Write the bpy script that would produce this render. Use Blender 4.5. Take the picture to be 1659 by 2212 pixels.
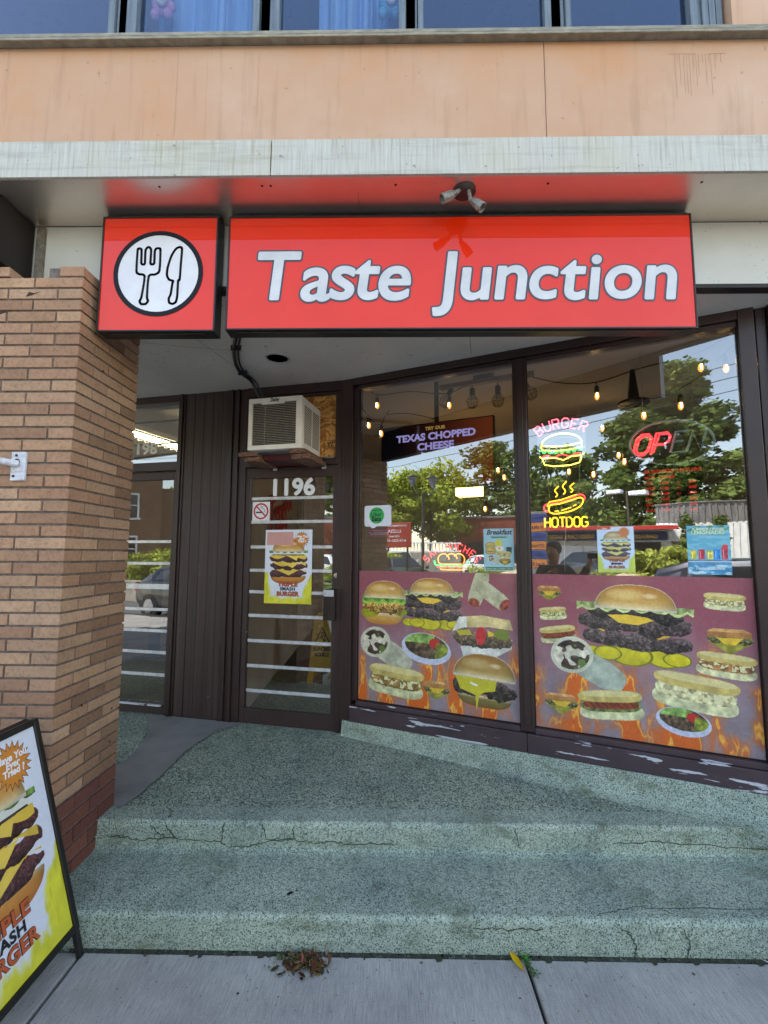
import bpy, math, random
import numpy as np
from math import sin, cos, pi, radians, sqrt, atan2
from mathutils import Vector, Matrix

for o in list(bpy.data.objects): bpy.data.objects.remove(o)
SC = bpy.context.scene
COL = SC.collection
random.seed(7); RNG = np.random.default_rng(7)

# ------------------------------------------------------------------ camera, world, sun, exposure
cam_d = bpy.data.cameras.new('camera'); cam = bpy.data.objects.new('camera', cam_d); COL.objects.link(cam)
cam_d.sensor_fit = 'VERTICAL'; cam_d.sensor_height = 24.0; cam_d.lens = 24.0 * 980 / 2212
cam_d.clip_start = 0.02; cam_d.clip_end = 400
PITCH, YAW, ROLL = radians(5.41), radians(0.85), radians(0.2)
_f = Vector((-sin(YAW)*cos(PITCH), cos(YAW)*cos(PITCH), sin(PITCH)))
_r = Vector((cos(YAW), sin(YAW), 0)); _u = _r.cross(_f)
_r2 = _r*cos(ROLL) + _u*sin(ROLL); _u2 = _u*cos(ROLL) - _r*sin(ROLL)
Mc = Matrix.Identity(4)
for i in range(3):
    Mc[i][0], Mc[i][1], Mc[i][2] = _r2[i], _u2[i], -_f[i]
Mc[2][3] = 1.6
cam.matrix_world = Mc
SC.camera = cam

SUN_EL, SUN_ROT = radians(56), radians(-28)
w = bpy.data.worlds.new('World'); SC.world = w; w.use_nodes = True
wn = w.node_tree; bg = wn.nodes['Background']
sky = wn.nodes.new('ShaderNodeTexSky'); sky.sky_type = 'NISHITA'; sky.sun_disc = False
sky.sun_elevation = SUN_EL; sky.sun_rotation = SUN_ROT
sky.air_density = 1.0; sky.dust_density = 0.25; sky.ozone_density = 1.0
hs = wn.nodes.new('ShaderNodeHueSaturation'); hs.inputs['Saturation'].default_value = 1.0
tm = wn.nodes.new('ShaderNodeMixRGB'); tm.blend_type = 'MULTIPLY'; tm.inputs[0].default_value = 1; tm.inputs[2].default_value = (1.24, 1.02, .82, 1)
wn.links.new(sky.outputs[0], hs.inputs['Color']); wn.links.new(hs.outputs[0], tm.inputs[1]); wn.links.new(tm.outputs[0], bg.inputs[0]); bg.inputs[1].default_value = 0.15
sd = bpy.data.lights.new('sun', 'SUN'); sd.energy = 4.8; sd.angle = radians(0.5); sd.color = (1, .95, .87)
sun = bpy.data.objects.new('sun', sd); COL.objects.link(sun)
sdir = Vector((sin(SUN_ROT)*cos(SUN_EL), cos(SUN_ROT)*cos(SUN_EL), sin(SUN_EL)))
sun.rotation_euler = sdir.to_track_quat('Z', 'Y').to_euler(); sun.location = (0, 20, 20)
SC.view_settings.view_transform = 'Standard'; SC.view_settings.look = 'None'
SC.view_settings.gamma = 1.0; SC.view_settings.use_curve_mapping = False
SC.view_settings.exposure = 2.2
SC.cycles.max_bounces = 10; SC.cycles.transparent_max_bounces = 16; SC.cycles.glossy_bounces = 6
SC.cycles.use_denoising = True; SC.cycles.caustics_reflective = False; SC.cycles.caustics_refractive = False
SC.cycles.sample_clamp_indirect = 6

# ------------------------------------------------------------------ materials
def lin(c):
    return tuple(((x/255)/12.92 if x/255 <= .04045 else ((x/255+.055)/1.055)**2.4) for x in c[:3])
def rgba(c): return (*lin(c), 1)
MATS = {}
class NT:
    def __init__(s, name):
        s.m = bpy.data.materials.new(name); s.m.use_nodes = True; s.t = s.m.node_tree; s.t.nodes.clear()
        s.out = s.n('OutputMaterial'); MATS[name] = s.m
    def n(s, typ, **kw):
        nd = s.t.nodes.new('ShaderNode' + typ)
        for k, v in kw.items():
            if k[0] == 'i' and k[1:].isdigit(): nd.inputs[int(k[1:])].default_value = v
            elif k[0] == '_': nd.inputs[k[1:].replace('_', ' ')].default_value = v
            else: setattr(nd, k, v)
        return nd
    def l(s, a, b): s.t.links.new(a, b)
    def coords(s, stretch=(1, 1, 1)):
        tc = s.n('TexCoord'); mp = s.n('Mapping'); mp.inputs['Scale'].default_value = stretch
        s.l(tc.outputs['Object'], mp.inputs['Vector']); return mp.outputs[0]
    def noise(s, vec, scale, detail=5, rough=.6, dist=0):
        nd = s.n('TexNoise'); nd.inputs['Scale'].default_value = scale; nd.inputs['Detail'].default_value = detail
        nd.inputs['Roughness'].default_value = rough; nd.inputs['Distortion'].default_value = dist
        s.l(vec, nd.inputs['Vector']); return nd.outputs['Fac']
    def ramp(s, fac, stops):
        r = s.n('ValToRGB'); el = r.color_ramp.elements
        while len(el) < len(stops): el.new(.5)
        for e, (p, c) in zip(el, stops): e.position = p; e.color = rgba(c) if max(c) > 2 else (*c, 1)
        s.l(fac, r.inputs[0]); return r.outputs[0]
    def mix(s, fac, a, b, mode='MIX'):
        m = s.n('MixRGB', blend_type=mode)
        for k, v in ((0, fac), (1, a), (2, b)):
            if isinstance(v, (int, float)): m.inputs[k].default_value = v
            elif isinstance(v, tuple): m.inputs[k].default_value = rgba(v) if max(v) > 2 else (*v, 1)
            else: s.l(v, m.inputs[k])
        return m.outputs[0]
    def finish(s, base, rough=.6, metal=0, spec=.5, bump=None, bstr=.3, bdist=.002, coat=0, coatr=.03, coation=1.5, sheen=0):
        p = s.n('BsdfPrincipled')
        if isinstance(base, tuple): p.inputs['Base Color'].default_value = rgba(base)
        else: s.l(base, p.inputs['Base Color'])
        if isinstance(rough, (int, float)): p.inputs['Roughness'].default_value = rough
        else: s.l(rough, p.inputs['Roughness'])
        p.inputs['Metallic'].default_value = metal; p.inputs['Specular IOR Level'].default_value = spec
        p.inputs['Coat Weight'].default_value = coat; p.inputs['Coat Roughness'].default_value = coatr; p.inputs['Coat IOR'].default_value = coation
        if bump is not None:
            b = s.n('Bump'); b.inputs['Strength'].default_value = bstr; b.inputs['Distance'].default_value = bdist
            s.l(bump, b.inputs['Height']); s.l(b.outputs[0], p.inputs['Normal'])
        s.l(p.outputs[0], s.out.inputs[0]); return s.m

def simple(name, c1, c2=None, scale=8, rough=.6, metal=0, spec=.5, stretch=(1, 1, 1), bump=0, bscale=80, bdist=.001, coat=0, spots=None, attr=False, lo=.35, hi=.65, coatr=.03):
    t = NT(name); v = t.coords(stretch)
    c2 = c2 or tuple(max(0, x*.88) for x in c1)
    base = t.ramp(t.noise(v, scale), [(lo, c1), (hi, c2)])
    if spots:
        sc, sp, th = spots
        f = t.ramp(t.noise(v, sp, 3), [(th, (0., 0., 0.)), (th+.03, (1., 1., 1.))])
        base = t.mix(f, base, sc)
    if attr:
        a = t.n('Attribute', attribute_name='Col'); base = t.mix(1.0, a.outputs[0], base, 'MULTIPLY')
    bm = t.noise(v, bscale, 4) if bump else None
    return t.finish(base, rough, metal, spec, bm, bump, bdist, coat, coatr)

def printed(name='printed', rough=.45, coat=0, gain=None):
    t = NT(name); a = t.n('Attribute', attribute_name='Col'); v = t.coords()
    n = t.ramp(t.noise(v, 40, 3), [(.3, (1., 1., 1.)), (.7, (.93, .93, .93))])
    return t.finish(t.mix(1.0, a.outputs[0], n, 'MULTIPLY'), rough, coat=coat)

def emis(name, c, s, dim=None):
    t = NT(name); e = t.n('Emission'); v = t.coords()
    col = t.ramp(t.noise(v, 60, 2), [(.3, c), (.7, tuple(x*.93 for x in c))])
    t.l(col, e.inputs[0]); e.inputs[1].default_value = s; t.l(e.outputs[0], t.out.inputs[0]); return t.m

def glass(name, fac0=.22, tint=(235, 240, 238), rough=0.0, refl=(245, 248, 250)):
    t = NT(name); tr = t.n('BsdfTransparent'); tr.inputs[0].default_value = rgba(tint)
    gl = t.n('BsdfGlossy'); gl.inputs['Color'].default_value = rgba(refl); gl.inputs['Roughness'].default_value = rough
    fr = t.n('Fresnel'); fr.inputs[0].default_value = 1.5
    v = t.coords(); nz = t.noise(v, 1.3, 2)
    b = t.n('Bump'); b.inputs['Strength'].default_value = .06; b.inputs['Distance'].default_value = .02
    t.l(nz, b.inputs['Height']); t.l(b.outputs[0], gl.inputs['Normal'])
    m = t.n('Math', operation='MULTIPLY_ADD'); m.inputs[1].default_value = 1.6; m.inputs[2].default_value = fac0 - .04*1.6
    m.use_clamp = True
    t.l(fr.outputs[0], m.inputs[0])
    mx = t.n('MixShader'); t.l(m.outputs[0], mx.inputs[0]); t.l(tr.outputs[0], mx.inputs[1]); t.l(gl.outputs[0], mx.inputs[2])
    t.l(mx.outputs[0], t.out.inputs[0]); return t.m

# stucco panel with faint stains, streaks
def m_stucco():
    t = NT('stucco'); v = t.coords()
    a = t.ramp(t.noise(v, .8, 5, .65), [(.32, (204, 172, 148)), (.5, (196, 158, 130)), (.68, (198, 148, 108))])
    vs = t.coords((9, 9, .7)); st = t.ramp(t.noise(vs, 2.2, 5), [(.54, (0., 0., 0.)), (.78, (.40, .40, .40))])
    a = t.mix(st, a, (150, 116, 92))
    sp = t.ramp(t.noise(v, 26, 2), [(.73, (0., 0., 0.)), (.77, (.5, .5, .5))]); a = t.mix(sp, a, (120, 92, 76))
    return t.finish(a, .75, bump=t.noise(v, 240, 3), bstr=.25, bdist=.001)
def m_band():
    t = NT('weathered_white_trim'); vs = t.coords((60, 60, 2.2))
    st = t.noise(vs, 1.5, 5, .65)
    a = t.ramp(st, [(.34, (166, 162, 148)), (.45, (186, 185, 176)), (.66, (198, 199, 192))])
    v = t.coords(); y = t.ramp(t.noise(v, 1.6, 3), [(.5, (0., 0., 0.)), (.75, (.45, .45, .45))]); a = t.mix(y, a, (190, 178, 140))
    sp = t.ramp(t.noise(v, 34, 2), [(.69, (0., 0., 0.)), (.72, (.7, .7, .7))]); a = t.mix(sp, a, (110, 104, 96)); v3 = t.coords((.6, 1, 9)); g3 = t.ramp(t.noise(v3, 3, 5, .7), [(.52, (0., 0., 0.)), (.72, (.5, .5, .5))]); a = t.mix(g3, a, (150, 144, 122))
    return t.finish(a, .55, bump=st, bstr=.3, bdist=.002)
def m_paint(name, c1, c2, rough, metal=0, spot=(95, 82, 66), spot_t=.66, coat=0):
    t = NT(name); v = t.coords()
    a = t.ramp(t.noise(v, 1.7, 4), [(.3, c1), (.7, c2)])
    vs = t.coords((1, 2.2, 1.6)); sp = t.ramp(t.noise(vs, 22, 3, .7, 1.2), [(spot_t, (0., 0., 0.)), (spot_t+.04, (.75, .75, .75))])
    a = t.mix(sp, a, spot)
    return t.finish(a, rough, metal, bump=t.noise(v, 90, 3), bstr=.15, bdist=.001, coat=coat, coatr=.12)
def m_terrazzo(name, base, dark, light, sc=150, mix=.5, moss=.5, dirt=.3):
    t = NT(name); v = t.coords()
    vo = t.n('TexVoronoi'); vo.inputs['Scale'].default_value = sc; vo.feature = 'F1'
    t.l(v, vo.inputs['Vector'])
    wn_ = t.n('TexWhiteNoise'); t.l(vo.outputs['Position'], wn_.inputs['Vector'])
    chips = t.ramp(wn_.outputs[0], [(0, dark), (mix*.55, dark), (mix*.62, base), (.84, base), (.9, light)])
    edge = t.ramp(vo.outputs['Distance'], [(.44, (0., 0., 0.)), (.70, (1., 1., 1.))])
    a = t.mix(edge, chips, base)
    big = t.ramp(t.noise(v, 2.3, 4), [(.35, (1.08, 1.06, 1.0)), (.68, (.74, .78, .78))]); a = t.mix(1.0, a, big, 'MULTIPLY')
    vz = t.coords((1, 1, 2.5)); g = t.ramp(t.noise(vz, 4.2, 5, .7), [(.52, (0., 0., 0.)), (.75, (moss, moss, moss))]); a = t.mix(g, a, (84, 92, 56))
    d = t.ramp(t.noise(v, 9, 5, .7), [(.56, (0., 0., 0.)), (.72, (dirt, dirt, dirt))]); a = t.mix(d, a, (60, 58, 52))
    return t.finish(a, .82, bump=vo.outputs['Distance'], bstr=.35, bdist=.0015)
def m_concrete():
    t = NT('brushed_concrete'); vs = t.coords((46, 3.2, 1)); st = t.noise(vs, 4, 6, .75)
    v = t.coords(); a = t.ramp(t.noise(v, 2.2, 6), [(.3, (184, 180, 173)), (.7, (148, 145, 141))])
    a = t.mix(.55, a, t.ramp(st, [(.36, (.50, .50, .52)), (.64, (1.22, 1.22, 1.2))]), 'MULTIPLY')
    sp = t.ramp(t.noise(v, 55, 3), [(.66, (0., 0., 0.)), (.70, (.55, .55, .55))]); a = t.mix(sp, a, (70, 70, 74))
    gs = t.ramp(t.noise(v, 210, 2), [(.3, (.86, .86, .86)), (.7, (1.12, 1.12, 1.12))]); a = t.mix(1., a, gs, 'MULTIPLY')
    return t.finish(a, .85, bump=st, bstr=.4, bdist=.0015)
def m_chipped(name, c1, c2, chip=(198, 198, 205), th=.625, stretch=(1.2, 1.2, 5)):
    t = NT(name); v = t.coords(); a = t.ramp(t.noise(v, 5, 4), [(.3, c1), (.7, c2)])
    vs = t.coords(stretch); n = t.noise(vs, 4.5, 6, .55, .4)
    m2 = t.noise(v, 1.4, 2)
    mm = t.n('Math', operation='ADD'); t.l(n, mm.inputs[0]); 
    m3 = t.n('Math', operation='MULTIPLY'); t.l(m2, m3.inputs[0]); m3.inputs[1].default_value = .35; t.l(m3.outputs[0], mm.inputs[1])
    f = t.ramp(mm.outputs[0], [(th+.17, (0., 0., 0.)), (th+.18, (1., 1., 1.))])
    a = t.mix(f, a, chip)
    return t.finish(a, .5, bump=f, bstr=.3, bdist=.002)
def m_woodpanel():
    t = NT('dark_brown_ribbed_panel'); v = t.coords((30, 30, .5)); st = t.noise(v, 1, 4, .6)
    a = t.ramp(st, [(.3, (44, 32, 30)), (.6, (62, 46, 42)), (.75, (80, 62, 56))])
    v2 = t.coords(); sp = t.ramp(t.noise(v2, 60, 2), [(.75, (0., 0., 0.)), (.77, (1., 1., 1.))]); a = t.mix(sp, a, (150, 140, 132))
    return t.finish(a, .5, bump=st, bstr=.5, bdist=.006)
def m_osb():
    t = NT('strand_board'); v = t.coords(); vo = t.n('TexVoronoi'); vo.inputs['Scale'].default_value = 26
    v2 = t.coords((1, 1, 2.6)); wz = t.n('TexNoise'); wz.inputs['Scale'].default_value = 9; t.l(v, wz.inputs['Vector'])
    mv = t.mix(.25, v2, wz.outputs['Color']); t.l(mv, vo.inputs['Vector'])
    a = t.mix(.75, (176, 122, 58), t.ramp(vo.outputs['Color'], [(.2, (128, 78, 30)), (.5, (196, 140, 70)), (.8, (226, 178, 104))]))
    return t.finish(a, .7, bump=vo.outputs['Distance'], bstr=.3)
def m_brick():
    t = NT('brick_faces'); at = t.n('Attribute', attribute_name='Col'); v = t.coords()
    n = t.ramp(t.noise(v, 55, 6, .75), [(.28, (.62, .58, .55)), (.5, (1., 1., 1.)), (.72, (1.16, 1.14, 1.1))])
    a = t.mix(1., at.outputs[0], n, 'MULTIPLY')
    s = t.ramp(t.noise(v, 6, 4), [(.35, (1.04, 1.04, 1.04)), (.7, (.86, .84, .84))]); a = t.mix(1., a, s, 'MULTIPLY')
    return t.finish(a, .85, bump=t.noise(v, 110, 5, .7), bstr=.7, bdist=.002)
def m_leaf(name, c1, c2, trans=.25):
    t = NT(name); at = t.n('Attribute', attribute_name='Col'); v = t.coords()
    a = t.ramp(t.noise(v, 1.1, 3), [(.35, c1), (.65, c2)]); a = t.mix(1., a, at.outputs[0], 'MULTIPLY')
    d = t.n('BsdfDiffuse'); tl = t.n('BsdfTranslucent'); t.l(a, d.inputs[0]); t.l(a, tl.inputs[0])
    mx = t.n('MixShader'); mx.inputs[0].default_value = trans; t.l(d.outputs[0], mx.inputs[1]); t.l(tl.outputs[0], mx.inputs[2])
    t.l(mx.outputs[0], t.out.inputs[0]); return t.m

STUCCO = m_stucco(); BAND = m_band()
SOFFIT = m_paint('glossy_soffit_paint', (232, 222, 212), (214, 204, 194), .36, .9, (80, 68, 60), .70)
WHITE = m_paint('dirty_white_paint', (206, 206, 200), (186, 182, 170), .5, 0, (84, 76, 64), .67)
CEIL = m_paint('recess_ceiling_paint', (232, 229, 224), (216, 212, 205), .5, 0, (66, 60, 54), .65)
TERR = m_terrazzo('coarse_green_terrazzo', (154, 166, 150), (38, 48, 46), (198, 206, 194), 150, .80, .35, .45)
TERR2 = m_terrazzo('fine_green_terrazzo', (160, 173, 158), (60, 74, 72), (202, 210, 200), 215, .66, .5, .45)
TERR3 = m_terrazzo('pale_green_terrazzo', (168, 180, 163), (74, 90, 84), (206, 214, 202), 215, .62, .85, .4)
PATCH = simple('grey_mortar_patch', (142, 140, 136), (120, 119, 116), 3, .8, bump=.3)
CONC = m_concrete()
CRACK = simple('dark_crack', (58, 62, 46), (84, 92, 62), 30, .9)
FRAME = m_paint('dark_brown_frame_paint', (60, 43, 40), (47, 33, 31), .38, 0, (150, 138, 130), .74)
SILL = m_chipped('peeling_brown_paint', (78, 62, 66), (62, 50, 54), stretch=(.7, .7, 7))
DOORP = m_chipped('worn_brown_door_paint', (64, 47, 44), (52, 38, 36), th=.70, stretch=(2, 2, 2))
PANEL = m_woodpanel(); OSB = m_osb(); BRICK = m_brick()
MORTAR = simple('mortar', (122, 112, 106), (88, 80, 77), 40, .9, bump=.5)
GLASS = glass('shop_glass', .27); DGLASS = glass('door_glass', .24); DGLASS2 = glass('dark_door_glass', .17, (150, 150, 148)); UGLASS = glass('upper_glass', .15, (222, 234, 248), 0, (190, 214, 248))
RED = None
t = NT('red_sign_acrylic'); v = t.coords(); a = t.ramp(t.noise(v, 2, 3), [(.3, (232, 48, 3)), (.7, (222, 40, 2))])
sp = t.ramp(t.noise(v, 40, 2), [(.76, (0., 0., 0.)), (.78, (.4, .4, .4))]); a = t.mix(sp, a, (140, 20, 8))
RED = t.finish(a, .35, spec=.1, coat=1, coatr=.0, coation=1.5)
BLACK = simple('black_metal', (20, 19, 20), (30, 28, 28), 12, .4)
DARKB = simple('dark_brown_box', (34, 27, 24), (22, 18, 17), 8, .6)
GREYM = simple('grey_window_frame', (116, 128, 138), (92, 104, 116), 14, .45, stretch=(6, 6, .4))
ALU = simple('aluminium', (226, 228, 228), (196, 198, 200), 18, .35, .3)
SILLC = simple('sill_cap_metal', (158, 152, 134), (122, 118, 104), 6, .5, stretch=(3, 3, 12))
PRINT = printed(); PRINTG = printed('glossy_print', .3, .3)
WHITEP = simple('white_vinyl', (232, 234, 238), (222, 224, 230), 20, .45)
INTW = simple('interior_wall_paint', (206, 198, 188), (186, 178, 168), 2, .8)
INTC = simple('interior_ceiling_paint', (214, 204, 192), (196, 186, 174), 1, .8)
INTF = simple('interior_dark_floor', (44, 44, 46), (30, 30, 33), 6, .5)
WOODF = simple('grey_wood_floor', (120, 110, 98), (96, 88, 80), 3, .45, stretch=(1, 9, 1))
OAK = simple('track_wood', (112, 74, 44), (86, 54, 32), 12, .5, stretch=(1, 6, 6))
ROTW = simple('rotten_timber', (138, 98, 76), (74, 50, 40), 9, .8, stretch=(3, 3, 12), bump=.8, bscale=30, bdist=.004, spots=((170, 160, 150), 14, .62))
YPLAST = simple('yellow_plastic', (214, 180, 28), (196, 160, 20), 6, .4)
RUST = simple('weathered_lamp_metal', (150, 148, 142), (104, 100, 94), 50, .55, .3, bump=.4, spots=((86, 76, 64), 40, .6))
BRONZE = simple('bronze_plate', (84, 74, 68), (62, 54, 50), 30, .5, .4)
OFFW = simple('off_white_enamel', (238, 234, 226), (226, 220, 210), 12, .4, spots=((150, 136, 118), 30, .72))
GREYP = simple('grey_underside', (130, 136, 144), (100, 104, 112), 14, .5)
CURT = simple('pale_blue_curtain', (176, 206, 240), (140, 176, 222), 3, .8, stretch=(8, 8, .3))
NEON = {}
for nm, c, s in (('red', (255, 60, 62), 1.5), ('pink', (255, 96, 120), 1.3), ('yellow', (255, 236, 96), 1.3), ('amber', (255, 190, 40), 1.2), ('orange', (255, 150, 50), 1.1), ('green', (70, 235, 110), 1.1), ('hot', (255, 40, 48), 1.9)):
    NEON[nm] = emis('neon_' + nm, c, s)
TUBEOFF = simple('unlit_glass_tube', (226, 236, 230), (206, 218, 212), 20, .25)
BULB = emis('bulb_filament', (255, 206, 130), 24); BULBG = emis('bulb_glow', (255, 150, 60), .75); FLUO = emis('fluorescent_tube', (255, 236, 190), 9)

# ------------------------------------------------------------------ mesh builder
def text_geo(body, size, bold=0.0, shear=0.0, align='CENTER', space=1.0):
    cu = bpy.data.curves.new('t', 'FONT'); cu.body = body; cu.size = size; cu.offset = bold; cu.shear = shear
    cu.align_x = align; cu.resolution_u = 4 if size < .3 else 10; cu.space_character = space
    ob = bpy.data.objects.new('t', cu); COL.objects.link(ob)
    dg = bpy.context.evaluated_depsgraph_get(); ev = ob.evaluated_get(dg); me = ev.to_mesh()
    v = [tuple(x.co) for x in me.vertices]; f = [tuple(p.vertices) for p in me.polygons]
    ev.to_mesh_clear(); bpy.data.objects.remove(ob); bpy.data.curves.remove(cu)
    return v, f

WM = {}
class MB:
    def __init__(s): s.v = []; s.f = []; s.mi = []; s.c = []; s.T = None; s.hascol = False
    def pt(s, p):
        p = Vector(p)
        if s.T is not None: p = s.T @ p
        s.v.append((p.x, p.y, p.z)); return len(s.v)-1
    def face(s, idx, mi=0, col=None):
        s.f.append(tuple(idx)); s.mi.append(mi)
        if col is None: s.c.append((1, 1, 1))
        else: s.c.append(lin(col)); s.hascol = True
    def poly(s, pts, mi=0, col=None): s.face([s.pt(p) for p in pts], mi, col)
    def box(s, x0, x1, y0, y1, z0, z1, mi=0, col=None):
        if x0 > x1: x0, x1 = x1, x0
        if y0 > y1: y0, y1 = y1, y0
        if z0 > z1: z0, z1 = z1, z0
        i = [s.pt(p) for p in ((x0,y0,z0),(x1,y0,z0),(x1,y1,z0),(x0,y1,z0),(x0,y0,z1),(x1,y0,z1),(x1,y1,z1),(x0,y1,z1))]
        for q in ((0,3,2,1),(4,5,6,7),(0,1,5,4),(1,2,6,5),(2,3,7,6),(3,0,4,7)): s.face([i[k] for k in q], mi, col)
    def tube(s, path, r, n=8, mi=0, col=None, caps=True, r2=None):
        P = [Vector(p) for p in path]; rings = []; up = None
        for k, p in enumerate(P):
            d = (P[min(k+1, len(P)-1)] - P[max(k-1, 0)])
            if d.length < 1e-9: d = Vector((0, 0, 1))
            d.normalize()
            a = up if up is not None else (Vector((0, 0, 1)) if abs(d.z) < .9 else Vector((1, 0, 0)))
            x = d.cross(a)
            if x.length < 1e-6: x = d.cross(Vector((1, .3, 0)))
            x.normalize(); y = x.cross(d).normalized(); up = y
            rr = r if r2 is None else r + (r2-r)*k/(len(P)-1)
            rings.append([s.pt(p + x*cos(2*pi*j/n)*rr + y*sin(2*pi*j/n)*rr) for j in range(n)])
        for a, b in zip(rings, rings[1:]):
            for j in range(n): s.face((a[j], a[(j+1) % n], b[(j+1) % n], b[j]), mi, col)
        if caps: s.face(rings[0][::-1], mi, col); s.face(rings[-1], mi, col)
    def lathe(s, c, prof, n=16, axis=(0, 0, 1), mi=0, col=None):
        c = Vector(c); az = Vector(axis).normalized(); ax = az.orthogonal().normalized(); ay = az.cross(ax)
        rings = [[s.pt(c + az*h + (ax*cos(2*pi*j/n) + ay*sin(2*pi*j/n))*max(r, 1e-4)) for j in range(n)] for r, h in prof]
        for a, b in zip(rings, rings[1:]):
            for j in range(n): s.face((a[j], a[(j+1) % n], b[(j+1) % n], b[j]), mi, col)
        s.face(rings[0][::-1], mi, col); s.face(rings[-1], mi, col)
    def sphere(s, c, r, n=12, m=8, mi=0, col=None, sc=(1, 1, 1)):
        c = Vector(c); rings = []
        for i in range(1, m):
            a = pi*i/m
            rings.append([s.pt((c.x+sc[0]*r*sin(a)*cos(2*pi*j/n), c.y+sc[1]*r*sin(a)*sin(2*pi*j/n), c.z+sc[2]*r*cos(a))) for j in range(n)])
        t0 = s.pt((c.x, c.y, c.z+r*sc[2])); b0 = s.pt((c.x, c.y, c.z-r*sc[2]))
        for a, b in zip(rings, rings[1:]):
            for j in range(n): s.face((a[j], b[j], b[(j+1) % n], a[(j+1) % n]), mi, col)
        for j in range(n):
            s.face((t0, rings[0][j], rings[0][(j+1) % n]), mi, col); s.face((b0, rings[-1][(j+1) % n], rings[-1][j]), mi, col)
    def prism(s, pts, off, mi=0, col=None):
        o = Vector(off); a = [s.pt(p) for p in pts]; b = [s.pt(Vector(p)+o) for p in pts]; n = len(a)
        s.face(a[::-1], mi, col); s.face(b, mi, col)
        for j in range(n): s.face((a[j], a[(j+1) % n], b[(j+1) % n], b[j]), mi, col)
    def text(s, body, size, org, ux, uy, col=None, mi=0, bold=0, shear=0, align='CENTER', width=None, space=1.0):
        v, f = text_geo(body, size, bold, shear, align, space)
        if not v: return
        ux = Vector(ux).normalized(); uy = Vector(uy).normalized(); o = Vector(org)
        k = 1.0
        if width:
            xs = [p[0] for p in v]; k = width/(max(xs)-min(xs))
        idx = [s.pt(o + ux*(p[0]*k) + uy*p[1]) for p in v]
        for q in f: s.face([idx[i] for i in q], mi, col)
    def stamp(s, body, size, org, ux, uy, nn, r, col=None, mi=0, shear=0, align='CENTER', width=None, space=1.0, k=8):
        for i in range(k+1):
            a = 2*pi*i/k; d = Vector(ux)*cos(a)*r+Vector(uy)*sin(a)*r if i < k else Vector((0, 0, 0))
            s.text(body, size, Vector(org)+d+Vector(nn)*(.00002*i), ux, uy, col, mi, 0, shear, align, width, space)
    def art(s, art, org, ux, uy, mi=0):
        o = Vector(org); ux = Vector(ux).normalized(); uy = Vector(uy).normalized()
        ny, nx = art.ny, art.nx; dx, dy = art.W/nx, art.H/ny; base = len(s.v)
        Ti = s.T if s.T is not None else Matrix.Identity(4)
        o2 = Ti @ o; u2 = Ti.to_3x3() @ ux; v2 = Ti.to_3x3() @ uy
        gx, gy = np.meshgrid(np.arange(nx+1)*dx, np.arange(ny+1)*dy)
        P = np.array(o2)[None, None] + gx[..., None]*np.array(u2) + gy[..., None]*np.array(v2)
        s.v.extend(map(tuple, P.reshape(-1, 3)))
        img = art.img; l = np.where(img <= .04045, img/12.92, ((np.clip(img, 0, 1)+.055)/1.055)**2.4)
        w_ = nx+1; I = (np.arange(ny)[:, None]*w_ + np.arange(nx)[None]) + base
        F = np.stack([I, I+1, I+1+w_, I+w_], -1).reshape(-1, 4)
        s.f.extend(map(tuple, F.tolist())); s.mi.extend([mi]*len(F)); s.c.extend(map(tuple, l.reshape(-1, 3).tolist())); s.hascol = True
    def build(s, name, mats, parent=None, loc=None, rotz=0, smooth=False, bevel=0, kind=None, auto=False):
        if not isinstance(mats, (list, tuple)): mats = [mats]
        me = bpy.data.meshes.new(name); ob = bpy.data.objects.new(name, me); COL.objects.link(ob)
        if parent is not None: W = WM[parent.name]; ob.parent = parent
        else:
            W = Matrix.Translation(loc or (0, 0, 0)) @ Matrix.Rotation(rotz, 4, 'Z'); ob.matrix_basis = W
        WM[ob.name] = W
        V = np.array(s.v); Wi = np.array(W.inverted()); V = V @ Wi[:3, :3].T + Wi[:3, 3]
        me.from_pydata(V.tolist(), [], s.f)
        for m in mats: me.materials.append(m)
        me.polygons.foreach_set('material_index', s.mi)
        if smooth: me.polygons.foreach_set('use_smooth', [True]*len(s.f))
        if s.hascol:
            ca = me.color_attributes.new('Col', 'FLOAT_COLOR', 'CORNER')
            cnt = np.array([len(f) for f in s.f]); cc = np.repeat(np.array(s.c), cnt, axis=0)
            ca.data.foreach_set('color', np.concatenate([cc, np.ones((len(cc), 1))], 1).ravel())
        me.update()
        if bevel:
            b = ob.modifiers.new('bevel', 'BEVEL'); b.width = bevel; b.segments = 2; b.limit_method = 'ANGLE'
        if auto:
            for p in me.polygons: p.use_smooth = True
            try: me.set_sharp_from_angle(angle=radians(35))
            except Exception: pass
        if kind: ob['kind'] = kind
        return ob
def tag(o, label, cat, group=None, kind=None):
    if label: o['label'] = label
    if cat: o['category'] = cat
    if group: o['group'] = group
    if kind: o['kind'] = kind
    return o
def thing(name, label, cat, loc=(0, 0, 0), rotz=0, group=None):
    o = bpy.data.objects.new(name, None); COL.objects.link(o); o.empty_display_size = .1
    W = Matrix.Translation(loc) @ Matrix.Rotation(rotz, 4, 'Z'); o.matrix_basis = W; WM[o.name] = W
    return tag(o, label, cat, group)
def dup(root, loc, rotz=None, label=None, group=None, scale=None):
    r = root.copy(); COL.objects.link(r); r.location = loc
    if rotz is not None: r.rotation_euler = (0, 0, rotz)
    if scale: r.scale = (scale,)*3
    if label: r['label'] = label
    if group: r['group'] = group
    def rec(src, dst):
        for ch in list(src.children):
            c = ch.copy(); COL.objects.link(c); c.parent = dst; rec(ch, c)
    rec(root, r); return r

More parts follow.
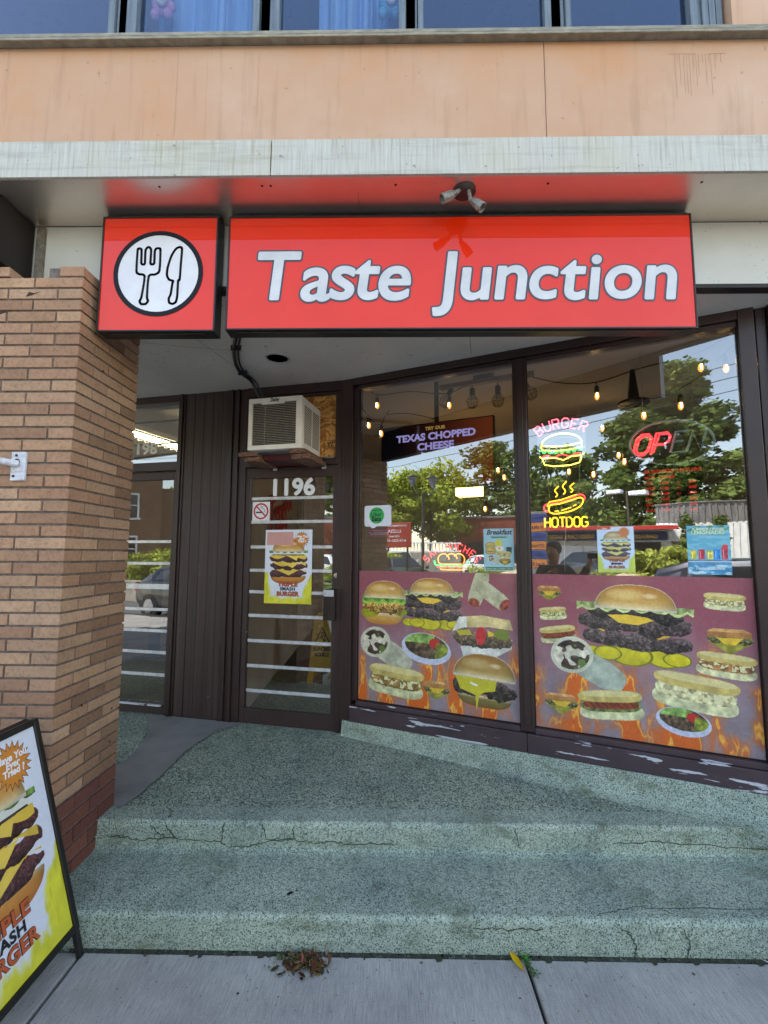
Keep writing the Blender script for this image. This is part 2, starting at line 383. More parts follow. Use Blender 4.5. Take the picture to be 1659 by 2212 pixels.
# local wall frames: (u along the wall, w out to the street, z up)
def frame(ox, oy, ang):
    M = Matrix.Identity(4); ux = Vector((cos(ang), -sin(ang), 0)); nw = Vector((-sin(ang), -cos(ang), 0))
    for i in range(3): M[i][0] = ux[i]; M[i][1] = nw[i]; M[i][2] = (0, 0, 1)[i]
    M[0][3] = ox; M[1][3] = oy; return M
FW = frame(-.35, 3.44, radians(23.7)); FD = frame(-.34, 3.445, radians(12.2))
UX = Vector((1, 0, 0)); UZ = Vector((0, 0, 1))
def mb(T=None):
    m = MB(); m.T = T; return m

# ------------------------------------------------------------------ printed artwork (dense colour grids)
def vnoise(x, y, scale, seed=0, octv=4):
    out = np.zeros_like(x); amp = 1.0; tot = 0
    for o in range(octv):
        r = np.random.default_rng(seed*31+o); g = r.random((64, 64))
        fx, fy = x*scale*2**o, y*scale*2**o
        ix, iy = np.floor(fx).astype(int), np.floor(fy).astype(int); tx, ty = fx-ix, fy-iy
        tx = tx*tx*(3-2*tx); ty = ty*ty*(3-2*ty)
        a = g[iy % 64, ix % 64]; b = g[iy % 64, (ix+1) % 64]; c = g[(iy+1) % 64, ix % 64]; d = g[(iy+1) % 64, (ix+1) % 64]
        out += amp*((a*(1-tx)+b*tx)*(1-ty) + (c*(1-tx)+d*tx)*ty); tot += amp; amp *= .55
    return out/tot
class Art:
    def __init__(s, W, H, res, bg=(230, 230, 236), seed=1):
        s.W, s.H = W, H; s.nx, s.ny = int(W*res), int(H*res); s.seed = seed
        s.X, s.Y = np.meshgrid((np.arange(s.nx)+.5)/s.nx*W, (np.arange(s.ny)+.5)/s.ny*H)
        s.img = np.ones((s.ny, s.nx, 3))*np.array(bg)/255.; s.n = 0
    def local(s, cx, cy, w, rot=0):
        c, n = cos(rot), sin(rot); dx, dy = s.X-cx, s.Y-cy
        return (dx*c+dy*n)/w, (-dx*n+dy*c)/w
    def put(s, m, col, x=None, y=None, grain=.0, gs=20, alpha=1.0, soft=None):
        s.n += 1; col = np.array(col)/255.
        a = (m.astype(float) if m.dtype == bool else np.clip(m, 0, 1))*alpha
        c = np.ones_like(s.img)*col
        if grain:
            g = vnoise(s.X if x is None else x, s.Y if y is None else y, gs, s.seed*7+s.n, 3)
            c = c*(1+grain*(g-.5)*2)[..., None]
        s.img = np.clip(s.img*(1-a[..., None]) + c*a[..., None], 0, 1)
    def poly(s, pts, x, y):
        m = np.zeros(x.shape, bool); n = len(pts)
        for i in range(n):
            x0, y0 = pts[i]; x1, y1 = pts[(i+1) % n]
            if y0 == y1: continue
            c = ((y0 > y) != (y1 > y)) & (x < (x1-x0)*(y-y0)/(y1-y0)+x0); m ^= c
        return m
def wob(x, y, amp, sc, seed): return amp*(vnoise(x+5, y+5, sc, seed, 3)-.5)*2
def bun(A, x, y, x0, x1, yb, yt, top=True, c=(206, 164, 92), c2=(240, 218, 150), outline=True, tex=.18):
    cx, hw = (x0+x1)/2, (x1-x0)/2; h = yt-yb; xn = (x-cx)/hw; yn = (y-yb)/h
    if top: m = (yn > -.02+.08*xn**2) & (np.abs(xn)**2.6 + np.clip(yn, 0, 9)**2.0 < 1)
    else: m = (yn < 1-.08*xn**2) & (np.abs(xn)**3 + np.clip(1-yn, 0, 9)**2.2 < 1)
    if outline and top: A.put((np.abs(xn/1.015)**2.6 + (np.clip(yn, 0, 9)/1.03)**2.0 < 1) & (yn > -.04), (200, 190, 166))
    cr, md_, dk = np.array((232, 216, 172))/255., np.array(c)/255., np.array(c)/255.*np.array((.86, .72, .58))
    q = np.clip(yn if top else 1-yn, 0, 1)[..., None]; base = np.where(q < .3, cr+(md_-cr)*q/.3, md_+(dk-md_)*np.clip((q-.3)/.7, 0, 1)**1.3)
    base = base*(1-.30*np.clip(np.abs(xn), 0, 1)**5)[..., None]*(1+tex*.28*(vnoise(x, y, 16, 3, 3)-.5)*2)[..., None]
    a = m.astype(float)[..., None]; A.img = np.clip(A.img*(1-a)+base*a, 0, 1)
    if top:
        g = np.clip(1-((xn+.22)**2*3.4 + (yn-.60)**2*14), 0, 1)**.8; A.put(m*g*.65, c2)
        A.put(m*np.clip(1-((xn-.38)**2*22 + (yn-.58)**2*60), 0, 1)*.6, (250, 238, 206))
def patty(A, x, y, x0, x1, yc, h, c=(70, 57, 50), gr=.85, seed=3, gs=26):
    cx, hw = (x0+x1)/2, (x1-x0)/2; xn = (x-cx)/hw
    yy = y-yc+wob(x, y, h*.35, 7, seed); m = (np.abs(xn+wob(x, y, .07, 9, seed+1))**5 + np.abs(yy/(h/2))**2.6 < 1)
    wx, wy = x+wob(x, y, .03, 18, seed+4), y+wob(x, y, .03, 18, seed+5)
    n = vnoise(wx, wy*1.25, gs, seed+7, 4); rd = 1-np.abs(2*n-1); f = vnoise(wx*1.1+wy*.5, wy-wx*.4, gs*2.4, seed+8, 2)
    sh = (.34+.80*rd**1.6+.45*(f-.5))*(1.0+.35*np.clip(yy/(h/2), -1, 1)); col = np.array(c)/255.*1.25
    a = m.astype(float)[..., None]; A.img = np.clip(A.img*(1-a)+np.clip(col*sh[..., None], 0, 1)*a, 0, 1)
    A.put(m*np.clip((f-.60)*6, 0, 1)*np.clip((rd-.6)*3, 0, 1)*.7, tuple(min(255, k*1.9+22) for k in c))
def drape(A, x, y, x0, x1, yt, amp, th, c, freq=5, gr=.15, ph=0, edge=None, seed=5):
    m = (x > x0) & (x < x1) & (y < yt+wob(x, y, th*.3, 5, seed)) & (y > yt-th-amp*np.abs(np.sin(x*freq+ph))-wob(x, y, amp*.6, 9, seed+1))
    A.put(m, c, x, y, gr, 12)
    A.put(m*np.clip(np.sin(x*freq*3.1+4*vnoise(x, y, 9, seed+3, 2))*1.4-.3, 0, 1)*.5, tuple(min(255, k*1.3+12) for k in c)); A.put(m*np.clip(-np.sin(x*freq*3.1+4*vnoise(x, y, 9, seed+3, 2))*1.4-.5, 0, 1)*.45, tuple(k*.55 for k in c))
    if edge: A.put(m & (y < yt-th*.6-amp*np.abs(np.sin(x*freq+ph))), edge, x, y, .2, 20)
def cheese(A, x, y, pts, c=(222, 186, 66)): A.put(A.poly(pts, x, y), c, x, y, .12, 6)
def big_burger(A, cx, cy, w, rot=0, dark=(66, 58, 56)):
    x, y = A.local(cx, cy, w, rot)            # unit box: x -.5..+.5, y roughly -.42..+.42
    for px, r in ((-.36, .10), (.26, .15), (-.02, .18), (.36, .11), (-.22, .12)):
        A.put(((x-px)/r)**2+((y+.27)/(r*.55))**2 < 1.1, (120, 122, 26)); A.put(((x-px)/r)**2+((y+.27)/(r*.55))**2 < .85, (196, 184, 44), x, y, .15, 12)
    patty(A, x, y, -.46, .47, -.13, .17, dark, seed=21); cheese(A, x, y, [(.12, -.05), (.32, -.06), (.22, -.10)], (206, 164, 66)); cheese(A, x, y, [(-.34, -.02), (-.2, -.03), (-.26, -.07)], (206, 164, 66))
    patty(A, x, y, -.48, .48, .02, .17, dark, seed=22); patty(A, x, y, -.40, .42, .13, .14, (44, 40, 38), seed=23, gr=.5)
    cheese(A, x, y, [(-.22, .10), (-.05, .115), (.12, .10), (.18, .075), (.04, .02), (-.12, .03)])
    drape(A, x, y, -.50, .50, .215, .035, .05, (142, 158, 98), 21, .25, edge=(196, 206, 140))
    bun(A, x, y, -.33, .36, .17, .40)
def smash(A, cx, cy, w, detail=1):
    x, y = A.local(cx, cy, w)
    bun(A, x, y, -.47, .47, -.50, -.28, False, (206, 140, 66), (240, 190, 110))
    for k, yc in enumerate((-.24, -.06, .12)):
        patty(A, x, y, -.5, .5, yc, .17, (70, 42, 44), 1.0, 31+k, 34)
        m = (np.abs(x) < .47) & (y < yc+.11-.03*(x*2)**2) & (y > yc+.07-.05*np.cos(x*9+k*1.3) - .03)
        A.put(m, (236, 200, 78), x, y, .12, 6); A.put(A.poly([(-.30+.12*k, yc+.08), (.28, yc+.08), (.02+.1*k, yc-.05)], x, y), (240, 208, 90), x, y, .1, 5)
    drape(A, x, y, -.42, .42, .235, .01, .03, (60, 48, 46), 9); A.put((np.abs(x) < .44) & (y > .22) & (y < .275), (226, 226, 214), x, y, .06, 8)
    drape(A, x, y, -.52, .52, .325, .03, .035, (112, 146, 70), 17, .3, edge=(64, 92, 40)); bun(A, x, y, -.42, .42, .30, .62, True, (214, 158, 84), (246, 222, 160), tex=.3)
def chicken_burger(A, cx, cy, w):
    x, y = A.local(cx, cy, w)
    bun(A, x, y, -.44, .42, -.42, -.20, False); A.put(((x+.30)/.2)**2+((y+.2)/.09)**2 < 1, (150, 150, 40), x, y, .2, 10); A.put(((x-.36)/.14)**2+((y+.16)/.08)**2 < 1, (120, 140, 50), x, y, .2, 10)
    patty(A, x, y, -.45, .44, -.08, .24, (150, 116, 58), .7, 41, 18); patty(A, x, y, -.2, .40, -.05, .16, (176, 138, 76), .6, 44, 22)
    drape(A, x, y, -.46, .47, .14, .06, .10, (96, 142, 52), 13, .35, edge=(150, 190, 84)); bun(A, x, y, -.42, .46, .10, .42)
def wrap_pair(A, cx, cy, w, rot=.5):
    for dx, dy, r in ((-.16, .1, 1.25), (.14, -.05, -.65)):
        x, y = A.local(cx+dx*w, cy+dy*w, w, r+rot*0)
        m = (np.abs(x/.40)**4+np.abs(y/.17)**4 < 1); A.put(m, (178, 174, 140), x, y, .22, 9); A.put(m*np.clip(y/.17, 0, 1)*.5, (214, 212, 180))
        e = ((x+.34*(1 if r > 0 else -1)*-1*-1)/.09)**2+(y/.13)**2 < 1 if r > 0 else ((x-.33)/.09)**2+(y/.14)**2 < 1
        A.put(e, (140, 66, 50), x, y, .6, 18)
def wrap_big(A, cx, cy, w, c=(186, 184, 160)):
    x, y = A.local(cx, cy, w, -.5)
    m = (np.abs((x-.1)/.46)**3+np.abs(y/.20)**3 < 1); A.put(m, c, x, y, .25, 8)
    x, y = A.local(cx-.2*w, cy+.12*w, w, .2); m = (x/.30)**2+(y/.27)**2 < 1; A.put(m, (200, 198, 176), x, y, .1, 8)
    m = (x/.25)**2+(y/.22)**2 < 1; A.put(m, (74, 60, 50), x, y, .8, 12); A.put(m & (vnoise(x, y, 9, 77, 2) > .56), (206, 200, 178), x, y, .3, 12)
    A.put(m & (vnoise(x, y, 8, 78, 2) > .66), (96, 124, 60))
def bowl(A, cx, cy, w):
    x, y = A.local(cx, cy, w, -.12)
    A.put((x/.5)**2+((y+.05)/.29)**2 < 1, (196, 200, 216), x, y, .1, 20); m = (x/.44)**2+(y/.23)**2 < 1
    A.put(m, (92, 76, 58), x, y, .8, 16); A.put(m & (y > .05+.1*x) & (x < .15), (140, 172, 92), x, y, .5, 14)
    A.put(m & (((x-.16)/.11)**2+((y-.08)/.09)**2 < 1), (186, 52, 44)); A.put(m & (x > .2) & (y < .1), (120, 130, 50), x, y, .6, 12)
def cheesesteak(A, cx, cy, w, rot=-.05):
    x, y = A.local(cx, cy, w, rot)
    m = A.poly([(-.34, -.22), (.46, -.02), (.46, -.16), (.16, -.36), (-.28, -.38)], x, y); A.put(m, (214, 212, 200), x, y, .25, 8)
    patty(A, x, y, -.48, .47, -.07, .24, (84, 70, 52), .8, 51, 18); cheese(A, x, y, [(-.42, .02), (-.2, .06), (-.16, -.02), (-.36, -.05)], (180, 168, 60))
    A.put(((x+.02)/.08)**2+((y+.02)/.14)**2 < 1, (190, 44, 50)); cheese(A, x, y, [(.08, .08), (.24, .02), (.1, -.02)]); A.put(((x-.3)/.12)**2+((y-.04)/.08)**2 < 1, (120, 132, 52))
    m = A.poly([(-.48, .0), (-.38, .24), (.0, .30), (.42, .27), (.47, .12), (.1, .13), (-.3, .08)], x, y); A.put(m, (210, 190, 134), x, y, .25, 7); A.put(m & (x < -.25), (222, 218, 204), x, y, .2, 9)
def cheesy(A, cx, cy, w):
    x, y = A.local(cx, cy, w, -.05)
    bun(A, x, y, -.40, .40, -.36, -.20, False, (130, 116, 66), (160, 146, 90)); patty(A, x, y, -.46, .48, -.10, .24, (58, 50, 42), .9, 61, 18)
    A.put(A.poly([(-.46, .08), (.18, .06), (.16, -.10), (.0, -.14), (-.07, -.2), (-.1, -.42), (-.13, -.2), (-.36, -.14)], x, y), (206, 194, 58), x, y, .1, 5)
    A.put(A.poly([(-.22, -.02), (-.08, -.05), (-.12, -.07), (-.2, -.05)], x, y), (250, 246, 230)); bun(A, x, y, -.47, .44, .06, .40, True, (176, 144, 80), (206, 186, 132))
def sandwich(A, cx, cy, w, rot=0):
    x, y = A.local(cx, cy, w, rot)
    A.put(A.poly([(-.45, -.06), (.0, -.36), (.48, -.08), (.1, .0)], x, y), (150, 146, 62), x, y, .3, 10); patty(A, x, y, -.46, .48, -.02, .18, (88, 86, 56), .8, 71, 14)
    cheese(A, x, y, [(-.25, .02), (.3, .04), (.12, -.14), (-.1, -.12)]); A.put((np.abs(x) < .45) & (y > .04) & (y < .17), (176, 124, 72), x, y, .2, 8)
    A.put(A.poly([(-.45, .17), (.45, .17), (.30, .25), (-.32, .25)], x, y), (206, 160, 104), x, y, .3, 8)
def sub(A, cx, cy, w, fill=(150, 150, 92), rot=-.08, dog=False):
    x, y = A.local(cx, cy, w, rot)
    A.put(np.abs(x/.5)**4+np.abs((y+.12)/.13)**2.5 < 1, (206, 204, 158), x, y, .3, 10); A.put(np.abs(x/.47)**4+np.abs((y)/.12)**2.5 < 1, fill, x, y, .6, 18)
    if dog: A.put(np.abs(x/.44)**4+np.abs((y-.0)/.07)**2.2 < 1, (140, 70, 48), x, y, .3, 12); A.put((np.abs(x/.44)**4+np.abs(y/.07)**2.2 < 1) & (np.sin(x*60+y*40) > .9), (70, 36, 26))
    else: A.put((np.abs(x/.45)**4+np.abs(y/.10)**2.5 < 1) & (vnoise(x, y, 16, 82, 2) > .6), (222, 216, 168))
    A.put(np.abs(x/.5)**4+np.abs((y-.14)/.10)**2.4 < 1, (196, 176, 104), x, y, .2, 9); A.put((np.abs(x/.46)**4+np.abs((y-.18)/.05)**2 < 1)*.5, (232, 224, 180))
def flames(A, y0, dens=1.0, seed=4, spans=None):
    X, Y = A.X, A.Y; n = vnoise(X*2.6+vnoise(X, Y, 6, seed, 2)*.12, Y*.9, 5, seed+1, 4); h = y0*(.45+.9*vnoise(X, Y*0, 9, seed+2, 2))
    k = np.clip((h-Y)/y0*1.6, 0, 1)
    if spans is not None:
        k = k*0
        for cx, hw, hh in spans: k = np.maximum(k, np.clip(1-np.abs(X-cx+wob(X, Y, .03, 8, seed))/hw, 0, 1)*np.clip((hh-Y)/hh*2.2, 0, 1))
    A.put(np.clip(k*1.5, 0, 1)*np.clip((n-.36)*5, 0, 1)*dens, (208, 104, 44)); A.put(np.clip(k*1.3, 0, 1)*np.clip(1-np.abs(n-.55)*22, 0, 1)*dens, (240, 190, 84))
def base_mural(W, H, res, seed):
    A = Art(W, H, res, (146, 84, 94), seed); yn = A.Y/H; n = vnoise(A.X*1.6, A.Y, 5, seed, 4)
    A.put(np.clip((.78-yn)*1.9+(n-.5)*.6, 0, 1), (146, 132, 136), A.X, A.Y, .14, 7)
    A.put(np.clip((n-.55)*4, 0, 1)*.25, (150, 96, 100)); st = vnoise(A.X*6, A.Y*.6, 3, seed+3, 3); A.put(np.clip((st-.5)*3, 0, 1)*.22*(yn < .75), (164, 158, 166)); return A
def grain(A):
    n = vnoise(A.X, A.Y, 150, 91, 2)-.5; b = vnoise(A.X, A.Y, 34, 92, 4)-.5; A.img = np.clip(A.img*(1.05+.12*n+.05*b)[..., None], 0, 1); g = A.img.mean(-1, keepdims=True); A.img = np.clip(g+(A.img-g)*1.06, 0, 1); return A
def art_left():
    A = base_mural(1.155, .93, 330, 11)
    flames(A, .2, 1, 12, [(.03, .06, .42), (.22, .06, .42), (.58, .12, .62), (.72, .07, .4), (1.13, .06, .5), (.9, .5, .16), (.45, .5, .14)])
    big_burger(A, .565, .70, .46); chicken_burger(A, .205, .70, .37); wrap_pair(A, .95, .80, .30); cheesesteak(A, .92, .525, .42)
    wrap_big(A, .22, .37, .40); bowl(A, .53, .42, .36); cheesy(A, .93, .22, .44)
    sub(A, .30, .16, .42, (150, 120, 70)); sandwich(A, .60, .14, .2)
    return grain(A)
def art_right():
    A = base_mural(1.14, .93, 400, 17)
    flames(A, .2, 1, 18, [(.02, .06, .4), (.26, .13, .66), (.53, .13, .52), (.73, .1, .42), (.92, .07, .6), (1.12, .05, .5), (.3, .3, .1), (.85, .4, .12)])
    big_burger(A, .555, .635, .60, -.03)
    sandwich(A, .10, .82, .15); sub(A, .12, .69, .16, (150, 150, 92), .1); sub(A, .145, .565, .21, (110, 70, 50), .16, True)
    wrap_big(A, .30, .40, .40, (170, 178, 160)); sub(A, 1.00, .80, .19, (170, 160, 110), -.06); sandwich(A, 1.01, .60, .22); sub(A, .99, .46, .27, (150, 110, 70), -.08)
    sub(A, .84, .30, .40, (206, 196, 150), -.12); sub(A, .42, .18, .34, (110, 120, 70), .1, True); bowl(A, .78, .15, .26); sandwich(A, .15, .16, .2)
    return grain(A)
def art_smash(W, H, res, seed=2, header=True):
    A = Art(W, H, res, (226, 230, 242), seed); X, Y = A.X/W, A.Y/H
    e = np.minimum(X, 1-X); n = vnoise(X*2, Y, 7, seed, 3)
    k = (Y < .42)*np.clip((.17+.10*(n-.5)*2-e+.12*np.clip(.1-Y, 0, 1)*9-.14*np.clip(Y-.25, 0, 1)*6)*16, 0, 1); A.put(k, (222, 218, 60), A.X, A.Y, .1, 10)
    k2 = k*np.clip((vnoise(X*3, Y*1.2, 7, seed+5, 3)-.5)*5, 0, 1); A.put(k2*.6, (190, 178, 30)); A.put(np.clip((.12+.08*(n-.5)*2-Y)*14, 0, 1), (218, 214, 56), A.X, A.Y, .12, 10)
    smash(A, .5*W, .54*H, .80*W); return A
def starburst(cx, cy, r0, r1, n):
    return [(cx+(r1 if i % 2 == 0 else r0)*cos(2*pi*i/(2*n)+.1), cy+(r1 if i % 2 == 0 else r0)*sin(2*pi*i/(2*n)+.1)) for i in range(2*n)]
def smash_poster(m, org, ux, uy, nrm, W, H, res, seed, mi=0, header=True):
    """flat printed poster: art grid plus raised-by-nothing lettering laid 0.6 mm apart"""
    A = art_smash(W, H, res, seed)
    st = starburst(.78*W, .87*H, .105*W, .15*W, 20); A.put(A.poly(starburst(.78*W, .87*H, .115*W, .162*W, 20), A.X, A.Y), (110, 54, 30)); A.put(A.poly(st, A.X, A.Y), (214, 138, 54))
    if header:
        A.put((A.X < .60*W) & (A.X > .03*W) & (A.Y > .79*H) & (A.Y < .97*H), (214, 158, 150), A.X, A.Y, .08, 4)
    m.art(A, org, ux, uy, mi)
    o = Vector(org); ux = Vector(ux).normalized(); uy = Vector(uy).normalized(); nn = Vector(nrm)*.0012
    P = lambda a, b, k=1: o+ux*(a*W)+uy*(b*H)+nn*k
    for body, yy, c, ww in (('TRIPLE', .235, (196, 92, 48), .42), ('SMASH', .178, (28, 26, 30), .32), ('BURGER', .105, (196, 92, 48), .47)):
        if c[0] > 100: m.text(body, .116*W, P(.5, yy), ux, uy, (84, 52, 44), mi, .008*W, 0, 'CENTER', ww*W*1.02, 1.06)
        m.text(body, .116*W if c[0] > 100 else .09*W, P(.5, yy, 2), ux, uy, c, mi, .0035*W, 0, 'CENTER', ww*W, 1.06)
    for body, yy in (('Have You', .895), ('Ever', .862), ('Tried ?', .828)):
        m.text(body, .062*W, P(.78, yy, 1), (ux+uy*.0), uy, (250, 244, 244), mi, .0015, .15, 'CENTER')

# ------------------------------------------------------------------ the setting: ground, road, pavement, steps
ASPH = simple('asphalt', (96, 96, 98), (78, 78, 80), 3, .9, bump=.4, bscale=60)
LOTM = simple('parking_asphalt', (122, 120, 118), (104, 102, 100), 1, .9)
GRASSM = simple('grass_ground', (92, 116, 48), (70, 92, 36), 3, .9)
KERBM = simple('kerb_concrete', (170, 164, 150), (140, 134, 122), 3, .85)
m = mb(); m.poly([(-150, -150, -.17), (150, -150, -.17), (150, 150, -.17), (-150, 150, -.17)]); m.build('ground', ASPH, kind='structure')
m = mb(); m.box(-60, 60, -9.6, -1.95, -.168, -.14); m.build('road', ASPH, kind='structure')
m = mb(); m.box(-60, 60, -60, -13.6, -.16, .12); m.build('parking_lot', LOTM, kind='structure')
m = mb(); m.box(-60, 60, -13.6, -11.4, -.16, .14); m.build('grass_verge', GRASSM, kind='structure')
m = mb(); m.box(-60, 60, -11.4, -9.6, -.16, -.01); m.build('far_pavement', KERBM, kind='structure')
m = mb()
xs = [-8.36, -6.58, -4.80, -3.02, -1.242, .540, 2.32, 4.10, 5.88]
for a, b in zip(xs, xs[1:]):
    for y0, y1 in ((-1.72, -.26), (-.248, 1.972)): m.box(a+.007, b-.007, y0, y1, -.1, 0)
m.box(-60, -8.36, -1.72, 1.97, -.1, 0); m.box(5.88, 60, -1.72, 1.97, -.1, 0)
m.build('sidewalk', CONC, kind='structure', bevel=.006)
m = mb(); m.box(-60, 60, -1.95, -1.725, -.16, .0); m.box(-60, 60, -1.72, 2.6, -.13, -.025); m.build('kerb', simple('dark_joint_grit', (66, 64, 60), (40, 40, 38), 30, .95), kind='structure')
# two terrazzo steps, one profile swept along X
def nosed(y0, z0, z1, r, n=6): return [(y0, z0)] + [(y0+r-r*cos(pi/2*k/n), z1-r+r*sin(pi/2*k/n)) for k in range(n+1)]
prof = nosed(1.99, -.05, .134, .022) + [(2.36, .134), (2.385, .140)] + nosed(2.395, .150, .268, .022) + [(2.523, .2705), (2.527, .2675), (3.5, .300), (5.2, .312)]
mi_ = [1]*(8) + [1, 1, 1] + [1]*8 + [0, 0, 0]
m = mb()
NX = 56
for (ya, za), (yb, zb), k in zip(prof, prof[1:], range(99)):
    mi = 0 if ya >= 2.527 else 1
    if ya >= 1.99 and yb <= 2.013 or (2.39 < ya < 2.41 and yb < 2.42): mi = 2
    for i in range(NX):
        x0, x1 = -4+i*9/NX, -4+(i+1)*9/NX
        m.poly([(x0, ya, za), (x1, ya, za), (x1, yb, zb), (x0, yb, zb)], mi)
def crack(m, pts, y, wd=.0035, mi=3, off=-.0012):
    for (xa, za), (xb, zb) in zip(pts, pts[1:]):
        d = Vector((xb-xa, zb-za)); n = Vector((-d.y, d.x)).normalized()*wd*random.uniform(.5, 1.1)
        m.poly([(xa-n.x, y+off, za-n.y), (xb-n.x, y+off, zb-n.y), (xb+n.x, y+off, zb+n.y), (xa+n.x, y+off, za+n.y)], mi)
def jag(pts, k=7, a=.006):
    out = []
    for (x0, z0), (x1, z1) in zip(pts, pts[1:]):
        for i in range(k): t_ = i/k; out.append((x0+(x1-x0)*t_+random.uniform(-a, a)*(i > 0), z0+(z1-z0)*t_+random.uniform(-a, a)*(i > 0)))
    return out+[pts[-1]]
for c in ([(-1.126, .262), (-1.102, .223), (-1.074, .189), (-.964, .18), (-.843, .175), (-.835, .245), (-.821, .262)], [(-1.416, .197), (-1.321, .191), (-1.257, .177), (-1.079, .189)],
          [(-.637, .262), (-.619, .189), (-.483, .191), (-.48, .25)], [(-.843, .175), (-.815, .152), (-.701, .152), (-.619, .175), (-.483, .191), (-.442, .18), (-.369, .172), (-.3, .18), (-.2, .17), (-.1, .178), (.02, .168)],
          [(.62, .255), (.63, .20), (.64, .155)], [(1.1, .19), (1.3, .2), (1.45, .19), (1.9, .17)], [(-1.2, .25), (-1.17, .215), (-1.13, .2)]):
    crack(m, jag(c), 2.395, .0028)
for c in ([(.93, .112), (.97, .08), (.99, .04), (.98, .0)], [(1.18, .11), (1.2, .05), (1.19, .0)], [(.35, .10), (.5, .095), (.62, .1)]): crack(m, jag(c), 1.99, .0028)
def crackh(m, pts, z, wd=.003):
    for (xa, ya), (xb, yb) in zip(pts, pts[1:]):
        d = Vector((xb-xa, yb-ya)); n = Vector((-d.y, d.x)).normalized()*wd*random.uniform(.5, 1.1)
        z0, z1 = z(ya), z(yb); m.poly([(xa-n.x, ya-n.y, z0), (xb-n.x, yb-n.y, z1), (xb+n.x, yb+n.y, z1), (xa+n.x, ya+n.y, z0)], 3)
zt = lambda y: .1352 if y < 2.39 else (.2695+max(0, y-2.527)*.033 if y > 2.42 else .2695)+.0012
crackh(m, jag([(-1.126, 2.42), (-1.13, 2.47), (-1.18, 2.52)]), zt); crackh(m, jag([(.85, 2.02), (1.0, 2.06), (1.2, 2.06), (1.9, 2.07)]), zt, .002)
crackh(m, jag([(1.12, 2.06), (1.18, 2.02)]), zt); crackh(m, jag([(-1.1, 3.35), (-.9, 3.3), (-.75, 3.33), (-.55, 3.28)]), zt, .003)
crackh(m, jag([(-1.36, 3.06), (-1.36, 2.82), (-1.38, 2.63), (-1.41, 2.54)], 6, .01), lambda y: zt(y)+.004, .004); crackh(m, jag([(-1.28, 3.5), (-1.35, 3.21), (-1.36, 3.06)], 6, .01), lambda y: zt(y)+.004, .003)
STEPS = m.build('entrance_steps', [TERR, TERR2, TERR3, CRACK], kind='structure')
# grey mortar patch beside the pier
pp = [(-1.60, 3.70), (-1.95, 3.74), (-1.80, 3.5), (-1.70, 3.21), (-1.69, 3.02), (-1.73, 2.8), (-1.55, 2.56), (-1.43, 2.50), (-1.40, 2.54), (-1.38, 2.63), (-1.37, 2.82), (-1.36, 3.06), (-1.35, 3.21), (-1.29, 3.44), (-1.15, 3.60)]
m = mb(); m.poly([(x, y, zt(y)+.0035) for x, y in pp]); m.build('mortar_patch', PATCH, kind='structure')
# raised terrazzo kerb that carries the shop window
kp = [(-.12, .399), (.012, .399), (.020, .392), (.030, .350), (.048, .310), (.075, .285), (.115, .273), (.115, .2)]
m = mb(FW)
ks = [0, .05, .4, .8, 1.2, 1.6, 2.0, 2.4, 3.2]
for (wa, za), (wb, zb) in zip(kp, kp[1:]):
    for u0, u1 in zip(ks, ks[1:]):
        g0, g1 = min(1, .45+u0*.5), min(1, .45+u1*.5)
        m.poly([(u0, wa*g0 if wa > 0 else wa, za), (u1, wa*g1 if wa > 0 else wa, za), (u1, wb*g1 if wb > 0 else wb, zb), (u0, wb*g0 if wb > 0 else wb, zb)])
m.build('window_kerb', TERR3, kind='structure')

# ------------------------------------------------------------------ the building
B = thing('commercial_building', 'two storey shop building with a salmon stucco band, brick pier and brown shopfront', 'building', (0, 3, 0))
m = mb(); m.box(-9, .703, 1.9, 2.02, 3.484, 3.972); m.box(.706, 9, 1.9, 2.02, 3.484, 3.972)
for x0 in (-.86,): m.box(x0-.0012, x0+.0012, 1.8992, 1.9, 3.5, 3.97)
r_ = random.Random(6)
for k in range(16):
    xx = 1.30+.014*k+r_.uniform(-.004, .004); m.box(xx-.0008, xx+.0008, 1.8988, 1.8995, 3.90-r_.random()**2*.30-.02, 3.90, 1)
m.box(1.27, 1.40, 1.8988, 1.8995, 3.9005, 3.9028, 1); m.box(1.46, 1.53, 1.8988, 1.8995, 3.9005, 3.9028, 1)
for xx, z0_, z1_ in ((-.62, 3.62, 3.93), (-1.0, 3.52, 3.95), (.22, 3.86, 3.94), (-1.5, 3.7, 3.75), (-.13, 3.7, 3.76)): m.box(xx-.001, xx+.0012, 1.8988, 1.8995, z0_, z1_, 1)
m.build('stucco_band', [STUCCO, simple('drip_stain', (186, 150, 122), (194, 158, 128), 20, .8)], B, bevel=.0005)
m = mb(); m.box(-9, -.548, 1.888, 1.99, 3.306, 3.482); m.box(-.544, 9, 1.888, 1.99, 3.306, 3.480)
for k in range(5): m.box(-.5475+.0006*k, -.5450+.0004*k, 1.8865, 1.8875, 3.33+.02*k, 3.40+.015*k, 1)
m.build('white_trim_band', [BAND, simple('rust_stain', (120, 92, 60), (96, 76, 54), 30, .8)], B, bevel=.004)
m = mb(); m.box(-9, -.16, 1.99, 2.2, 3.306, 3.33); m.box(-.158, 9, 1.99, 2.2, 3.306, 3.33); m.box(-9, 9, 1.90, 1.988, 3.3035, 3.3055)
for x in (-.60, -.56, .02, .72, 1.42, -1.08): m.lathe((x, 1.945, 3.3035), [(.006, 0), (.006, -.0015)], 8, mi=1)
m.build('overhang_soffit', [SOFFIT, BLACK], B)
m = mb(); m.box(-9, 9, 2.2, 2.26, 2.972, 3.303); m.build('white_beam', WHITE, B)
m = mb(); m.box(-9, 9, 2.206, 2.262, 2.955, 2.969); m.build('beam_shadow_strip', DARKB, B)  # dark colour paints the recess shadow along the beam's underside
